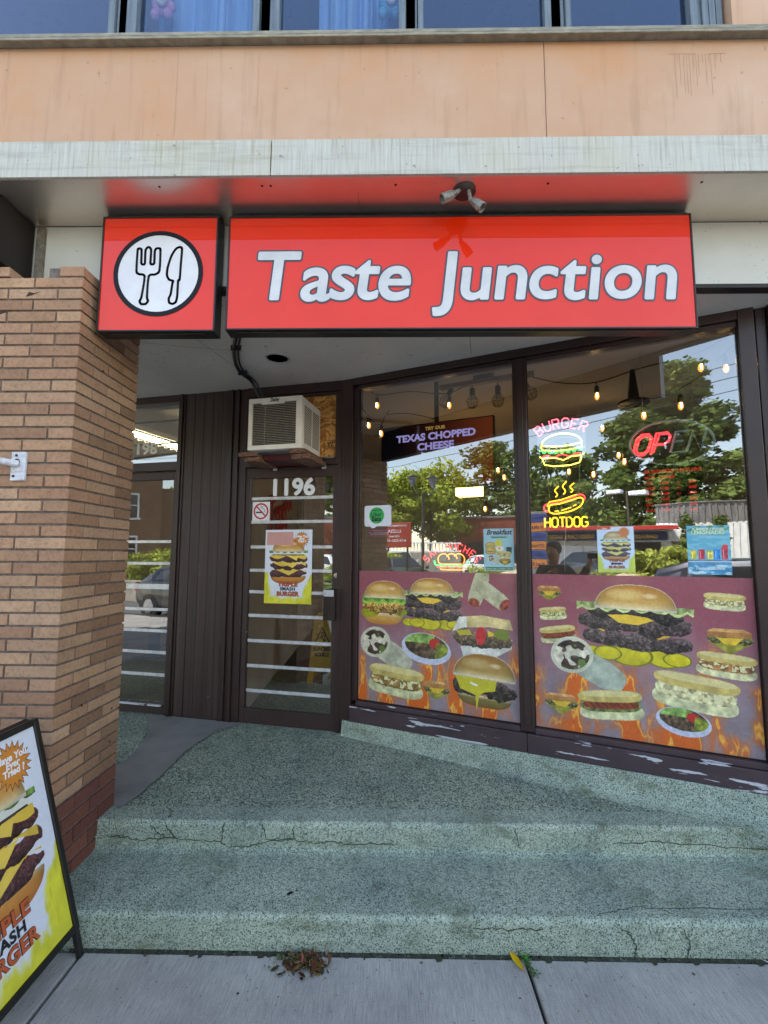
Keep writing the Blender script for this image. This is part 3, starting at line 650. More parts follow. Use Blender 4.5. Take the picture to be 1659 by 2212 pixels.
# recess ceiling with the hole of the can light
from mathutils.geometry import tessellate_polygon
outer = [(-7, 2.262), (2.6, 2.262), (2.36, 2.30), (-.35, 3.47), (-3.27, 4.12), (-7, 4.9)]
DLX, DLY = -.795, 3.05
hole = [(DLX+.072*cos(2*pi*k/24), DLY+.072*sin(2*pi*k/24)) for k in range(24)]
tri = tessellate_polygon([[Vector((x, y, 0)) for x, y in outer], [Vector((x, y, 0)) for x, y in hole]])
allp = outer+hole; m = mb(); ids = [m.pt((x, y, 2.97)) for x, y in allp]
for a, b, c in tri: m.face((ids[a], ids[b], ids[c]))
m.box(-7, 3, 2.262, 2.30, 3.0, 3.3)
# hairline seams between ceiling boards
for p, q in (((-2.1, 2.7), (-1.0, 2.95)), ((-1.35, 2.3), (-1.05, 3.6)), ((.4, 2.3), (.55, 3.0))):
    d = Vector((q[0]-p[0], q[1]-p[1])).normalized(); n = Vector((-d.y, d.x))*.0014
    m.poly([(p[0]-n.x, p[1]-n.y, 2.9692), (q[0]-n.x, q[1]-n.y, 2.9692), (q[0]+n.x, q[1]+n.y, 2.9692), (p[0]+n.x, p[1]+n.y, 2.9692)], 1)
m.build('recess_ceiling', [CEIL, BLACK], B)
m = mb(); m.box(-9, 9, 1.855, 2.06, 3.975, 3.993); m.box(-9, 9, 1.855, 1.862, 3.962, 3.9745); m.build('sill_cap', SILLC, B, bevel=.002)
# upper storey wall
m = mb(); m.box(1.66, 9, 2.0, 2.2, 3.995, 5.75); m.box(-9, 1.655, 2.0, 2.2, 5.6, 5.75); m.box(-9, 9, 2.2, 12, 5.6, 5.75); m.box(-9, 9, 11.8, 12, 0, 5.6); m.box(-9, -8.8, 2.4, 11.8, 0, 5.6); m.box(8.8, 9, 2.4, 11.8, 0, 5.6)
m.build('upper_wall', STUCCO, B)
# upper windows: five lights between grey mullions (Y 2.03)
def uwx(px): return (px-844.5)/980*2.27
wins = [(-3.2, 228, 0), (293, 543, 1), (604, 858, 1), (914, 1170, 0), (1229, 1478, 0)]
for i, (a, b, cur) in enumerate(wins):
    x0 = a if a < 0 else uwx(a); x1 = uwx(b)
    m = mb(); m.box(x0-.10, x0-.034, 2.03, 2.12, 3.994, 5.6); m.box(x0-.03, x0-.004, 2.015, 2.1, 3.994, 5.6); m.box(x1+.004, x1+.035, 2.015, 2.1, 3.994, 5.6); m.box(x1+.04, x1+.086, 2.03, 2.12, 3.994, 5.6)
    m.box(x0-.004, x1+.004, 2.02, 2.08, 3.994, 4.012); m.box(x0-.004, x1+.004, 2.02, 2.08, 5.5, 5.6)
    f = m.build('upper_window', GREYM, B)
    m = mb(); m.poly([(x0-.004, 2.05, 4.0), (x1+.004, 2.05, 4.0), (x1+.004, 2.05, 5.5), (x0-.004, 2.05, 5.5)]); m.build('pane', UGLASS, f)
    if cur:
        m = mb(); n = 60; xa = x0 if i == 1 else x0+.16
        for k in range(n):
            p0, p1 = k/n, (k+1)/n; wv = lambda p: 2.20+.022*sin(p*26)+.012*sin(p*61+1)
            m.poly([(xa+(x1-xa)*p0, wv(p0), 3.99), (xa+(x1-xa)*p1, wv(p1), 3.99), (xa+(x1-xa)*p1, wv(p1), 5.5), (xa+(x1-xa)*p0, wv(p0), 5.5)])
        m.build('curtain', CURT, f, smooth=True)
m = mb()
for x in (1.545, 1.585, 1.625): m.box(x-.012, x+.018, 2.02+(x-1.545)*.2, 2.14, 3.994, 5.6)
m.build('window_jamb_profile', GREYM, B)
m = mb(); m.box(-9, 9, 6.0, 6.1, 3.45, 5.6); m.box(-9, 9, 2.2, 6, 3.42, 3.45); m.build('upper_room', simple('upper_room_paint', (70, 74, 84), (58, 62, 72), 2, .9), B)
# brick pier
m = mb(); PX, PY0, PY1 = -1.47, 2.03, 2.53
m.box(-2.165, PX-.008, PY0+.008, PY1-.005, .0, 2.915, 1)
m.box(-1.64, PX-.006, PY0+.006, PY1-.005, 2.915, 2.966, 1)
CB = [(172, 138, 109), (167, 131, 102), (177, 143, 114), (162, 125, 97), (181, 147, 119), (170, 133, 105), (157, 120, 94)]
CR = [(108, 66, 54), (98, 58, 48), (116, 72, 60), (102, 62, 54)]
def brick(x0, x1, y0, y1, z0, z1, cs):
    if x1 < -2.12: return
    x0 = max(x0, -2.17)
    _k = random.uniform(.94, 1.04)
    m.box(x0+random.uniform(-.001, .001), x1, y0+random.uniform(-.0012, .0012), y1, z0, z1, 0, tuple(int(c*_k) for c in random.choice(cs)))
z = 2.970; k = 0; ch = .0565; jt = .0095
while z-ch > .475:
    zt0, zb0 = z, z-ch+jt
    if k % 2 == 0: fr = [(PX-.114, PX)] + [(PX-.114-.2375*i-.2375+jt, PX-.114-.2375*i-jt*0-.0) for i in range(11)]
    else: fr = [(PX-.2375+jt, PX)] + [(PX-.2375*(i+2)+jt, PX-.2375*(i+1)) for i in range(10)]
    for q, (a, b) in enumerate(fr):
        b2 = b if q == 0 else b
        if k == 0 and 0 < q < 2: continue
        br = (a, b2)
        if q and k % 2 == 0: br = (PX-.114-.2375*q+.0, PX-.114-.2375*(q-1)-jt)
        elif q: br = (PX-.2375*(q+1)+jt, PX-.2375*q)
        if q == 0: m_x1 = PX
        dep = PY0+.11
        brick(br[0], br[1] if q else PX, PY0, (PY0+.2375-jt if k % 2 else PY0+.114) if q == 0 else dep, zb0, zt0, CB)
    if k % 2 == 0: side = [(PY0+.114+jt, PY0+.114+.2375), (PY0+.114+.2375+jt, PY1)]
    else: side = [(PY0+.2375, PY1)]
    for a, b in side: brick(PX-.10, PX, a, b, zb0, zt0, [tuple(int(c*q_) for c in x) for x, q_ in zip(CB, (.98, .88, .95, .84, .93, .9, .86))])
    z -= ch; k += 1
zr = z; k = 0
while zr > 0.03:
    zb0 = zr-.066
    for i in range(12): a = PX-.21*(i+1)-(.0 if k % 2 else .105)+jt*.6; brick(a+.0, a+.21-jt*.6, PY0, PY0+.1, zb0, zr-.004, CR) if a+.21 < PX-.09 or k % 2 else None
    if k % 2 == 0: brick(PX-.105+.006-.0, PX, PY0, PY0+.18, zb0, zr-.004, CR); sd_ = [(PY0+.186, PY0+.36), (PY0+.366, PY1)]
    else: sd_ = [(PY0+.105, PY0+.29), (PY0+.296, PY1)]
    for a, b in sd_: brick(PX-.1, PX, a, b, zb0, zr-.004, CR)
    zr -= .073; k += 1
for (y, zz) in ((2.22, 2.53), (2.50, 2.15), (2.22, .88), (2.46, .62), (2.46, .79)): m.lathe((PX+.0015, y, zz), [(.007, 0), (.007, -.004)], 8, (1, 0, 0), 2)
for (x, zz) in ((-1.70, 2.83), (-1.83, 2.74)): m.poly([(x-.04, PY0-.0015, zz-.012), (x-.01, PY0-.0015, zz-.004), (x+.03, PY0-.0015, zz+.014), (x, PY0-.0015, zz+.006), (x-.025, PY0-.0015, zz+.012)], 2)
m.build('brick_pier', [BRICK, MORTAR, simple('broken_brick_core', (70, 46, 34), (52, 36, 28), 30, .9)], B, bevel=.0022)

# ------------------------------------------------------------------ shopfront joinery
m = mb(FW)   # display window frame
m.box(-.035, .060, -.10, .0, .399, 2.969); m.box(.062, .103, -.09, -.022, .54, 2.90)
m.box(1.262, 1.347, -.10, -.004, .52, 2.90); m.box(1.285, 1.325, -.004, .006, .56, 2.90)
m.box(2.487, 2.560, -.10, 0, .399, 2.969); m.box(2.573, 2.62, -.10, -.03, .399, 2.969); m.box(2.622, 3.3, -.10, .0, .399, 2.969)
m.box(.062, 2.485, -.10, .0, 2.915, 2.969); m.box(.105, 1.26, -.09, -.018, 2.882, 2.913); m.box(1.349, 2.485, -.09, -.018, 2.882, 2.913)
m.build('window_frame', FRAME, B, bevel=.003)
m = mb(FW); m.box(.062, 1.30, -.10, .012, .40, .512); m.box(1.303, 2.485, -.10, .012, .40, .512)
m.box(.105, 1.26, -.085, -.004, .514, .545); m.box(1.349, 2.485, -.085, -.004, .514, .545); m.box(2.487, 3.3, .001, .012, .40, .56); m.build('window_sill_board', SILL, B, bevel=.003)
for u0, u1 in ((.103, 1.262), (1.347, 2.487)):
    m = mb(FW); m.poly([(u0, -.04, .545), (u1, -.04, .545), (u1, -.04, 2.884), (u0, -.04, 2.884)]); m.build('display_pane', GLASS, B)
    g = mb(FW); g.box(u0, u0+.006, -.050, -.034, .546, 2.883); g.box(u1-.006, u1, -.050, -.034, .546, 2.883); g.box(u0+.007, u1-.007, -.050, -.034, .546, .553); g.build('window_gasket', BLACK, B)
m = mb(FD)
for a, b, wf in ((-1.05, -1.022, -.004), (-1.018, -.992, .006), (-.988, -.962, -.008), (-.958, -.935, .004), (-.931, -.868, -.012)): m.box(a, b, -.10, wf, .285, 2.33 if a > -1.0 and False else 2.969)
m.box(-.072, -.034, -.10, -.006, .285, 2.33); m.box(-.030, .004, -.10, .004, .285, 2.969)
m.box(-.866, -.036, -.10, -.004, 2.305, 2.345); m.box(-.866, -.032, -.10, -.002, 2.895, 2.969)
m.box(-.866, -.815, -.10, -.012, 2.347, 2.893); m.box(-.098, -.034, -.10, -.012, 2.347, 2.893); m.box(-.813, -.100, -.09, -.02, 2.868, 2.893); m.box(-.813, -.100, -.09, -.018, 2.347, 2.362)
for a, b, wf in ((-1.511, -1.492, .0), (-1.488, -1.470, .008), (-1.466, -1.449, -.004)): m.box(a, b, -.10, wf, .285, 2.969)
m.box(-3.0, -1.513, -.10, -.004, 2.905, 2.969); m.box(-3.0, -1.513, -.10, -.004, 2.312, 2.385); m.box(-2.62, -2.45, -.1, 0, .285, 2.31)
m.build('door_frame', FRAME, B, bevel=.002)
m = mb(FD); nr = 9
for k in range(nr):
    a = -1.447+k*(.395/nr); m.box(a, a+.395/nr-.0012, -.08, -.014+.0025*(k % 2)+.002*random.random(), .288, 2.969)
m.build('ribbed_wall_panel', PANEL, B)
m = mb(FD); m.box(-.813, -.414, -.06, -.045, 2.364, 2.866); m.build('transom_infill', DARKB, B)
m = mb(FD); m.box(-.412, -.1, -.052, -.036, 2.364, 2.866)
ink = [(-.20, -.104, 2.50, 2.503), (-.20, -.104, 2.437, 2.44), (-.20, -.197, 2.44, 2.50), (-.165, -.162, 2.44, 2.50), (-.135, -.132, 2.44, 2.50)]
for a, b, c, d in ink: m.poly([(a, -.0348, c), (b, -.0348, c), (b, -.0348, d), (a, -.0348, d)], 1)
m.text('W', .05, (-.149, -.0346, 2.455), UX, UZ, None, 1, .001); m.text('I I', .02, (-.149, -.0346, 2.443), UX, UZ, None, 1, .001)
m.build('strand_board_panel', [OSB, BLACK], B)
m = mb(FD); m.poly([(-2.45, -.04, 2.387), (-1.513, -.04, 2.387), (-1.513, -.04, 2.903), (-2.45, -.04, 2.903)]); m.build('transom_pane', DGLASS, B)
m = mb(FD); m.box(-2.5, -1.515, -.062, -.05, 2.755, 2.770); m.box(-2.5, -1.515, -.062, -.05, 2.555, 2.568); m.build('security_bar', BLACK, B)
def shop_door(u0, u1, g0, g1, gz0, gz1, zs, name_label, handle):
    d = mb(FD); d.box(u0, g0, -.062, -.02, .292, 2.300); d.box(g1, u1, -.062, -.02, .292, 2.300); d.box(g0+.001, g1-.001, -.0615, -.0205, .293, gz0); d.box(g0+.001, g1-.001, -.0615, -.0205, gz1, 2.299)
    d.box(u0+.01, u1-.01, -.05, .012, .286, .2915)
    D = d.build('shop_door', DOORP, B, bevel=.003); D['label'] = name_label
    g = mb(FD); g.poly([(g0, -.04, gz0), (g1, -.04, gz0), (g1, -.04, gz1), (g0, -.04, gz1)]); g.build('door_pane', DGLASS if handle else DGLASS2, D)
    for zz in zs:
        b = mb(FD); h = .0125 if zz != 1.328 else .022; b.box(g0+.012, g1-.002, -.036, -.030, zz-h, zz+h); b.build('protection_bar', ALU, D, bevel=.002)
    if handle:
        h = mb(FD)
        for k in range(7): h.box(-.158+k*.0125, -.148+k*.0125, -.018, .045, 1.113, 1.34)
        h.box(-.160, -.070, -.019, .036, 1.118, 1.336); h.box(-.150, -.1, -.03, -.019, 1.2, 1.3)
        H_ = h.build('door_handle', simple('dark_handle', (46, 34, 30), (36, 27, 24), 8, .4), D, bevel=.002)
        c = mb(FD); c.box(-.156, -.076, .0455, .0465, 1.29, 1.338); c.build('worn_edge', m_chipped('worn_bare_metal', (60, 46, 42), (46, 36, 34), (190, 188, 190), .42, (14, 14, 3)), H_)
        l_ = mb(FD); l_.lathe((-.078, -.019, 1.443), [(.021, 0), (.019, .008), (.013, .011)], 20, (0, 1, 0)); l_.lathe((-.078, -.006, 1.442), [(.007, 0), (.006, .0015)], 10, (0, 1, 0)); L_ = l_.build('lock_cylinder', simple('brass_lock', (206, 196, 168), (180, 168, 136), 30, .3, .5), D, auto=True)
        k_ = mb(FD); k_.box(-.0795, -.0765, -.0045, -.003, 1.437, 1.447); k_.build('keyhole', BLACK, L_)
    return D
DOOR = shop_door(-.864, -.074, -.825, -.115, .41, 2.215, [2.05, 1.86, 1.66, 1.475, 1.305, 1.12, .925, .733, .545], 'brown glazed door numbered 1196 with a ribbed handle', True)
DOOR2 = shop_door(-2.44, -1.513, -2.40, -1.545, .385, 2.235, [1.706, 1.522, 1.328, 1.14, .965, .79, .61], 'brown glazed door half hidden behind the brick pier', False)
m = mb(FD); m.box(-2.4, -1.56, -.02, .016, .2865, .30); m.box(-2.4, -1.56, -.019, .004, .372, .381); m.build('door_threshold', m_chipped('white_peeling_threshold', (70, 60, 66), (60, 50, 58), (214, 214, 222), .36, (2, 2, 8)), B)
# interiors behind the glass
WS = Matrix.Identity(4)
m = mb(); m.box(-8.7, 8.7, 3.4, 11.7, 3.30, 3.34); m.build('interior_ceiling', INTC, B)
m = mb(); m.box(-1.33, 6.5, 3.48, 11.7, .20, .285); m.poly([(-.4, 3.50, .284), (2.9, 2.5, .284), (2.9, 3.6, .284), (-.4, 3.6, .284)]); m.build('interior_floor', INTF, B)
m = mb(); m.box(-8.7, -1.34, 3.72, 11.7, .20, .285); m.build('next_door_floor', WOODF, B)
m = mb(); m.poly([(-3.2, 4.0, .289), (-1.36, 4.0, .289), (-1.36, 4.75, .289), (-3.2, 5.3, .289)]); m.build('entrance_mat', simple('dark_mat', (40, 48, 58), (30, 36, 44), 50, .9), B)
m = mb(); m.prism([(-1.19, 3.72, .285), (-1.33, 3.72, .285), (-1.66, 11, .285), (-1.52, 11, .285)], (0, 0, 3.015)); m.box(-8.7, 6.5, 10.0, 10.1, .285, 3.3); m.box(5.0, 5.1, 2.6, 10, .285, 3.3)
m.build('interior_wall', INTW, B)
m = mb(FW); m.box(-.03, 3.3, -.16, -.105, 2.90, 3.3); m.box(2.62, 3.3, -.16, -.105, .3, 2.9); m.T = FD; m.box(-3.2, .0, -.16, -.105, 2.90, 3.3); m.T = FW; m.box(.0, 3.3, -.16, -.105, .27, .52)
m.build('inner_header', INTW, B)
m = mb(); m.box(.4, 2.9, 6.6, 7.1, .285, 1.25); m.box(.35, 2.95, 6.55, 7.15, 1.252, 1.30); m.build('service_counter', simple('counter_dark', (60, 54, 50), (46, 42, 40), 5, .5), B)

# ------------------------------------------------------------------ signs on the fascia
def strokes(m, pts, wd, P, mi=0, col=None, close=True):
    n = len(pts); k = n if close else n-1
    for i in range(k):
        a, b = Vector(pts[i]), Vector(pts[(i+1) % n]); d = b-a
        if d.length < 1e-6: continue
        d.normalize(); q = Vector((-d.y, d.x))*wd/2; e = d*wd*.42
        m.poly([P(a-q-e), P(b-q+e), P(b+q+e), P(a+q-e)], mi, col)
def disc(m, c, r, P, mi=0, col=None, n=48, r0=0):
    if r0: 
        for j in range(n):
            a, b = 2*pi*j/n, 2*pi*(j+1)/n
            m.poly([P((c[0]+r0*cos(a), c[1]+r0*sin(a))), P((c[0]+r*cos(a), c[1]+r*sin(a))), P((c[0]+r*cos(b), c[1]+r*sin(b))), P((c[0]+r0*cos(b), c[1]+r0*sin(b)))], mi, col)
    else: m.poly([P((c[0]+r*cos(2*pi*j/n), c[1]+r*sin(2*pi*j/n))) for j in range(n)], mi, col)
def spline2(sh):
    n = len(sh); out = []
    for i in range(n):
        p0, p1, p2, p3 = [Vector((*sh[(i+k) % n], 0)) for k in (-1, 0, 1, 2)]
        for j in range(4):
            t_ = j/4; c = .5*((2*p1)+(-p0+p2)*t_+(2*p0-5*p1+4*p2-p3)*t_*t_+(-p0+3*p1-3*p2+p3)*t_**3); out.append(c*.7+(p1*(1-t_)+p2*t_)*.3)
    return out
def sign_box(label, x0, x1, z0, z1):
    T = thing('sign_box', label, 'sign', ((x0+x1)/2, 2.14, z0), 0, 'red sign boxes under the overhang')
    m = mb(); t = .008
    m.box(x0, x1, 2.104, 2.178, z0, z1); m.box(x0+.002, x1-.002, 2.12, 2.178, z1+.0005, z1+.026); m.box(x0, x1, 2.094, 2.1035, z0, z0+t); m.box(x0, x1, 2.094, 2.1035, z1-t, z1); m.box(x0, x0+t, 2.094, 2.1035, z0+t, z1-t); m.box(x1-t, x1, 2.094, 2.1035, z0+t, z1-t)
    for k in range(int((x1-x0)/.3)): m.lathe((x0+.15+.3*k, 2.14, z0), [(.006, 0), (.004, -.004)], 8)
    m.box(x0+.05, x1-.05, 2.112, 2.14, z0-.006, z0-.0005)
    m.build('sign_case', BLACK, T, bevel=.0015)
    m = mb(); m.box(x0+t, x1-t, 2.0985, 2.1036, z0+t, z1-t); m.build('red_face', RED, T); return T
T1 = sign_box('small square red sign box with a white disc showing a fork and knife', -1.437, -.858, 2.678, 3.276)
cx, cz = -1.1475, 2.977
m = mb(); P = lambda q: (cx+q[0], 2.0972, cz+q[1]); disc(m, (0, 0), .200, P)
m.build('white_disc', simple('white_sign_vinyl', (226, 226, 230), (216, 216, 222), 10, .3, coat=.5, coatr=0), T1)
m = mb(); P = lambda q: (cx+q[0], 2.0964, cz+q[1]); disc(m, (0, 0), .2225, P, r0=.199)
s_ = .001163
fork = [(594,1085),(594,1175),(605,1190),(630,1200),(622,1290),(615,1310),(622,1323),(640,1323),(650,1310),(645,1290),(648,1200),(675,1192),(692,1175),(692,1085),(685,1075),(673,1077),(668,1090),(668,1140),(660,1147),(652,1140),(652,1085),(645,1071),(636,1071),(628,1085),(628,1140),(622,1147),(613,1140),(611,1085),(606,1076),(598,1076)]
knife = [(752,1222),(735,1215),(725,1195),(727,1160),(740,1110),(758,1078),(775,1070),(784,1080),(782,1150),(780,1215),(774,1222),(773,1290),(768,1315),(755,1323),(741,1318),(738,1300),(745,1280),(750,1235)]
P = lambda q: (cx+(q[0]-687)*s_, 2.0962, cz-(q[1]-1187)*s_)
for sh in (fork, knife): strokes(m, [(q.x, q.y) for q in spline2(sh)], 10, P)
m.build('fork_and_knife_outline', simple('black_vinyl', (10, 12, 18), (8, 9, 14), 10, .5, spec=.3), T1)
T2 = sign_box('long red sign box lettered Taste Junction in white brush script', -.806, 1.468, 2.684, 3.272)
x0, zb = -.806, 2.684+.155
def brush_word(m, word, xa, wd, size, yy, r_out, seedk, mi=0):
    r = random.Random(seedk); tot = 0; geo = []
    for i, ch_ in enumerate(word):
        v, f = text_geo(ch_, size*(1.0 if i == 0 else r.uniform(.96, 1.02)), 0, .12, 'LEFT')
        xs = [p[0] for p in v]; geo.append((v, f, min(xs), max(xs)-min(xs))); tot += max(xs)-min(xs)
    gap = (wd-tot)/max(1, len(word)-1); x = xa
    for n_, (v, f, mn, w_) in enumerate(geo):
        dz = r.uniform(-.004, .004); rot = r.uniform(-.02, .02)
        for q_ in range(29):
            a = 2*pi*q_/28; dx, dy = (r_out*cos(a), r_out*sin(a)) if q_ < 28 else (0, 0)
            idx = [m.pt((x+p[0]-mn+dx-p[1]*rot, yy-.00001*q_-.0003*(n_ % 2), zb+p[1]+dz+dy)) for p in v]
            for q in f: m.face([idx[i] for i in q], mi)
        x += w_+gap
for nm, yy, ro, mat in (('lettering_outline', 2.0975, .0155, 'b'), ('lettering', 2.0962, .0068, 'w')):
    m = mb(); brush_word(m, 'Taste', x0+.16, .735, .35, yy, ro, 5); brush_word(m, 'Junction', x0+1.01, 1.17, .35, yy, ro, 8)
    m.build(nm, simple('sign_lettering_'+mat, (214, 214, 216) if mat == 'w' else (44, 34, 38), (196, 198, 202) if mat == 'w' else (36, 28, 32), 9, .35, coat=1, coatr=0), T2)
T3 = thing('sign_box', 'dark end of a neighbouring sign box above the brick pier', 'sign', (-2.2, 2.1, 3.0))
m = mb(); m.box(-2.9, -1.86, 1.96, 2.195, 2.985, 3.30); m.build('sign_case', DARKB, T3, bevel=.004)
m = mb(); m.box(-1.84, -1.80, 2.18, 2.199, 2.98, 3.29); m.build('mounting_strip', simple('rough_grey_strip', (130, 124, 112), (100, 92, 84), 30, .8, bump=.6), T3)

# twin flood light on the soffit
F = thing('flood_light', 'weathered twin flood light on a round bronze plate under the soffit', 'flood light', (.342, 1.985, 3.303))
m = mb(); m.lathe((.342, 1.985, 3.3028), [(.054, 0), (.054, -.006), (.046, -.014), (.03, -.018)], 28); m.build('mounting_plate', BRONZE, F, auto=True)
for nm, a, b, c in (('lamp_head', (.315, 1.962, 3.288), (.300, 1.945, 3.262), (.232, 1.935, 3.222)), ('lamp_head', (.358, 1.962, 3.286), (.366, 1.955, 3.235), (.415, 1.935, 3.178))):
    m = mb(); m.tube([a, b], .009, 8); m.sphere(b, .0125, 10, 8)
    d = (Vector(c)-Vector(b)); L = d.length; m.lathe(b, [(.010, .004), (.015, .014), (.0185, .024), (.0215, .040), (.0235, L), (.021, L+.001), (.018, L-.012)], 8, d)
    H_ = m.build(nm, RUST, F, auto=False)
# recessed can light
D_ = thing('recessed_light', 'round recessed can light in the ceiling above the door', 'ceiling light', (DLX, DLY, 2.97))
m = mb(); m.lathe((DLX, DLY, 2.969), [(.072, .001), (.089, 0), (.088, -.004), (.073, -.005), (.0715, .001)], 36)
m.build('trim_ring', ALU, D_, auto=True)
m = mb(); n = 32
for (r0, h0), (r1, h1) in (((.0715, 2.968), (.068, 2.99)), ((.068, 2.99), (.060, 3.012)), ((.060, 3.012), (.001, 3.016))):
    for j in range(n):
        a, b = 2*pi*j/n, 2*pi*(j+1)/n
        m.poly([(DLX+r0*cos(a), DLY+r0*sin(a), h0), (DLX+r0*cos(b), DLY+r0*sin(b), h0), (DLX+r1*cos(b), DLY+r1*sin(b), h1), (DLX+r1*cos(a), DLY+r1*sin(a), h1)])
m.build('can_reflector', simple('ribbed_can', (170, 170, 166), (130, 130, 128), 30, .35, .4), D_)
m = mb(); m.sphere((DLX+.0, DLY+.0, 2.998), .034, 16, 10, sc=(1, 1, .8)); m.build('reflector_bulb', simple('frosted_bulb', (214, 214, 210), (190, 190, 188), 8, .3), D_, smooth=True)
# cable from the sign along the ceiling to the air conditioner
cp = [(-.775, 2.27, 2.90), (-.80, 2.32, 2.955), (-.90, 2.55, 2.952), (-1.03, 2.85, 2.950), (-1.10, 3.08, 2.948), (-1.115, 3.25, 2.945), (-1.08, 3.40, 2.935)]
e_ = FD @ Vector((-.66, .12, 2.80)); e2 = FD @ Vector((-.56, .06, 2.735))
def spline(pts, k=8):
    P_ = [Vector(p) for p in pts]; out = []
    for i in range(len(P_)-1):
        p0, p1, p2, p3 = P_[max(0, i-1)], P_[i], P_[i+1], P_[min(len(P_)-1, i+2)]
        for j in range(k):
            t_ = j/k; out.append(.5*((2*p1)+(-p0+p2)*t_+(2*p0-5*p1+4*p2-p3)*t_*t_+(-p0+3*p1-3*p2+p3)*t_**3))
    return out+[P_[-1]]
C_ = thing('electrical_cable', 'black conduit hose running along the ceiling to the air conditioner', 'cable', (-1.0, 2.9, 2.95))
m = mb(); m.tube(spline(cp+[tuple(e_), tuple(e2)]), .0125, 10); m.tube(spline([(p[0]+.027, p[1]+.004, p[2]+.002) for p in cp]+[tuple(e_+Vector((.02, 0, 0)))]), .007, 8); m.build('conduit', simple('black_rubber', (44, 44, 50), (30, 30, 34), 20, .4), C_, smooth=True)
simple('cable_tie', (60, 60, 62), (30, 30, 32), 20, .4)
for k in (1, 3, 5): p = Vector(cp[k]); m = mb(); m.box(p.x-.022, p.x+.045, p.y-.004, p.y+.004, p.z-.016, p.z+.018); m.build('cable_clamp', MATS['cable_tie'], C_)

# window air conditioner, its timbers
A_ = thing('air_conditioner', 'off white window air conditioner jutting out above the door', 'air conditioner', tuple(FD @ Vector((-.43, .18, 2.352))), -radians(12.2))
u0, u1, w1, z0, z1 = -.640, -.222, .365, 2.352, 2.735
m = mb(FD); m.box(u0, u1, .0, w1-.02, z0, z1-.002); m.box(u0, u1, w1-.019, w1, z1-.035, z1); m.box(u0, u1, w1-.019, w1, z0, z0+.035); m.box(u0, u0+.03, w1-.019, w1, z0+.035, z1-.035); m.box(u1-.045, u1, w1-.019, w1, z0+.035, z1-.035)
m.box(u0+.10, u0+.28, w1-.018, w1+.0004, z1-.048, z1-.0348)
m.build('casing', OFFW, A_, bevel=.004)
m = mb(FD); m.box(u0+.031, u1-.046, w1-.018, w1-.015, z0+.036, z1-.036, 0)
m.build('grille_backing', simple('condenser_fins', (58, 54, 48), (38, 36, 33), 6, .5, .3, stretch=(40, 1, 2)), A_)
m = mb(FD); n = 24
for k in range(n): zz = z0+.045+k*(z1-z0-.092)/(n-1); m.box(u0+.031, u1-.046, w1-.008, w1-.005, zz-.0016, zz+.0016)
m.box(u0+.13, u0+.133, w1-.0045, w1-.003, z0+.036, z1-.05); m.build('wire_grille', simple('grille_wire', (172, 166, 152), (140, 134, 122), 40, .4), A_)
m = mb(FD)
for c in range(2):
    for k in range(22): zz = z0+.05+k*.0128; m.box(u1-.0005, u1+.0012, w1-.05-c*.155-.135, w1-.05-c*.155, zz, zz+.0062)
m.build('side_louvre', BLACK, A_)
m = mb(FD); m.box(u0+.01, u1-.01, .02, w1-.03, z0-.008, z0-.001); m.box(u0+.12, u1-.10, .12, w1-.05, z0-.0105, z0-.0082); m.build('drip_pan', GREYP, A_, bevel=.002)
m = mb(FD); m.text('Danby', .036, ((u0+u1)/2-.0, w1+.0012, z1-.030), UX, UZ, None, 0, .0015, 0, 'CENTER', .068); m.build('maker_name', simple('dark_badge', (40, 44, 60), (34, 36, 50), 20, .4), A_); m = mb(FD); m.text('5S', .02, (u0+.05, w1-.003, z1-.07), UX, UZ, None, 0, .001)
m.build('grille_tag', MATS['dark_badge'], A_)
BG = 'timber blocks under the air conditioner'
for lab, a, b, za, zb_, c in (('reddish weathered block, upper one under the left end of the air conditioner', -.735, -.585, 2.318, 2.350, .33), ('split brown block, lower one under the left end of the air conditioner', -.70, -.575, 2.284, 2.317, .30), ('chipped reddish block, upper one under the right end of the air conditioner', -.315, -.195, 2.318, 2.350, .36), ('grey split block, lower one under the right end of the air conditioner', -.305, -.165, 2.280, 2.317, .34)):
    m = mb(FD); m.box(a, b, .01, c, za, zb_); o = m.build('timber_block', ROTW, None, tuple(FD @ Vector(((a+b)/2, c/2, za))), -radians(12.2), bevel=.004); tag(o, lab, 'block', BG)
m = mb(FD); m.box(-.574, -.306, .0, .24, 2.300, 2.340); m.build('red_support_board', simple('dark_red_board', (96, 30, 30), (66, 22, 24), 10, .6), A_, bevel=.002)
m = mb(FD); m.box(-.815, -.10, -.002, .022, 2.346, 2.358); m.build('support_ledge', simple('weathered_ledge', (130, 122, 118), (62, 52, 50), 14, .7), A_)
for u in (-.60, -.185):
    m = mb(FD); m.box(u-.016, u+.016, -.002, .003, 2.268, 2.304)
    for du, dz in ((-.008, .008), (.008, .008), (-.007, -.01), (.008, -.008)): m.lathe((u+du, .003, 2.286+dz), [(.003, 0), (.003, .001)], 8, (0, 1, 0), 1)
    m.build('metal_clip', [ALU, BLACK], A_)
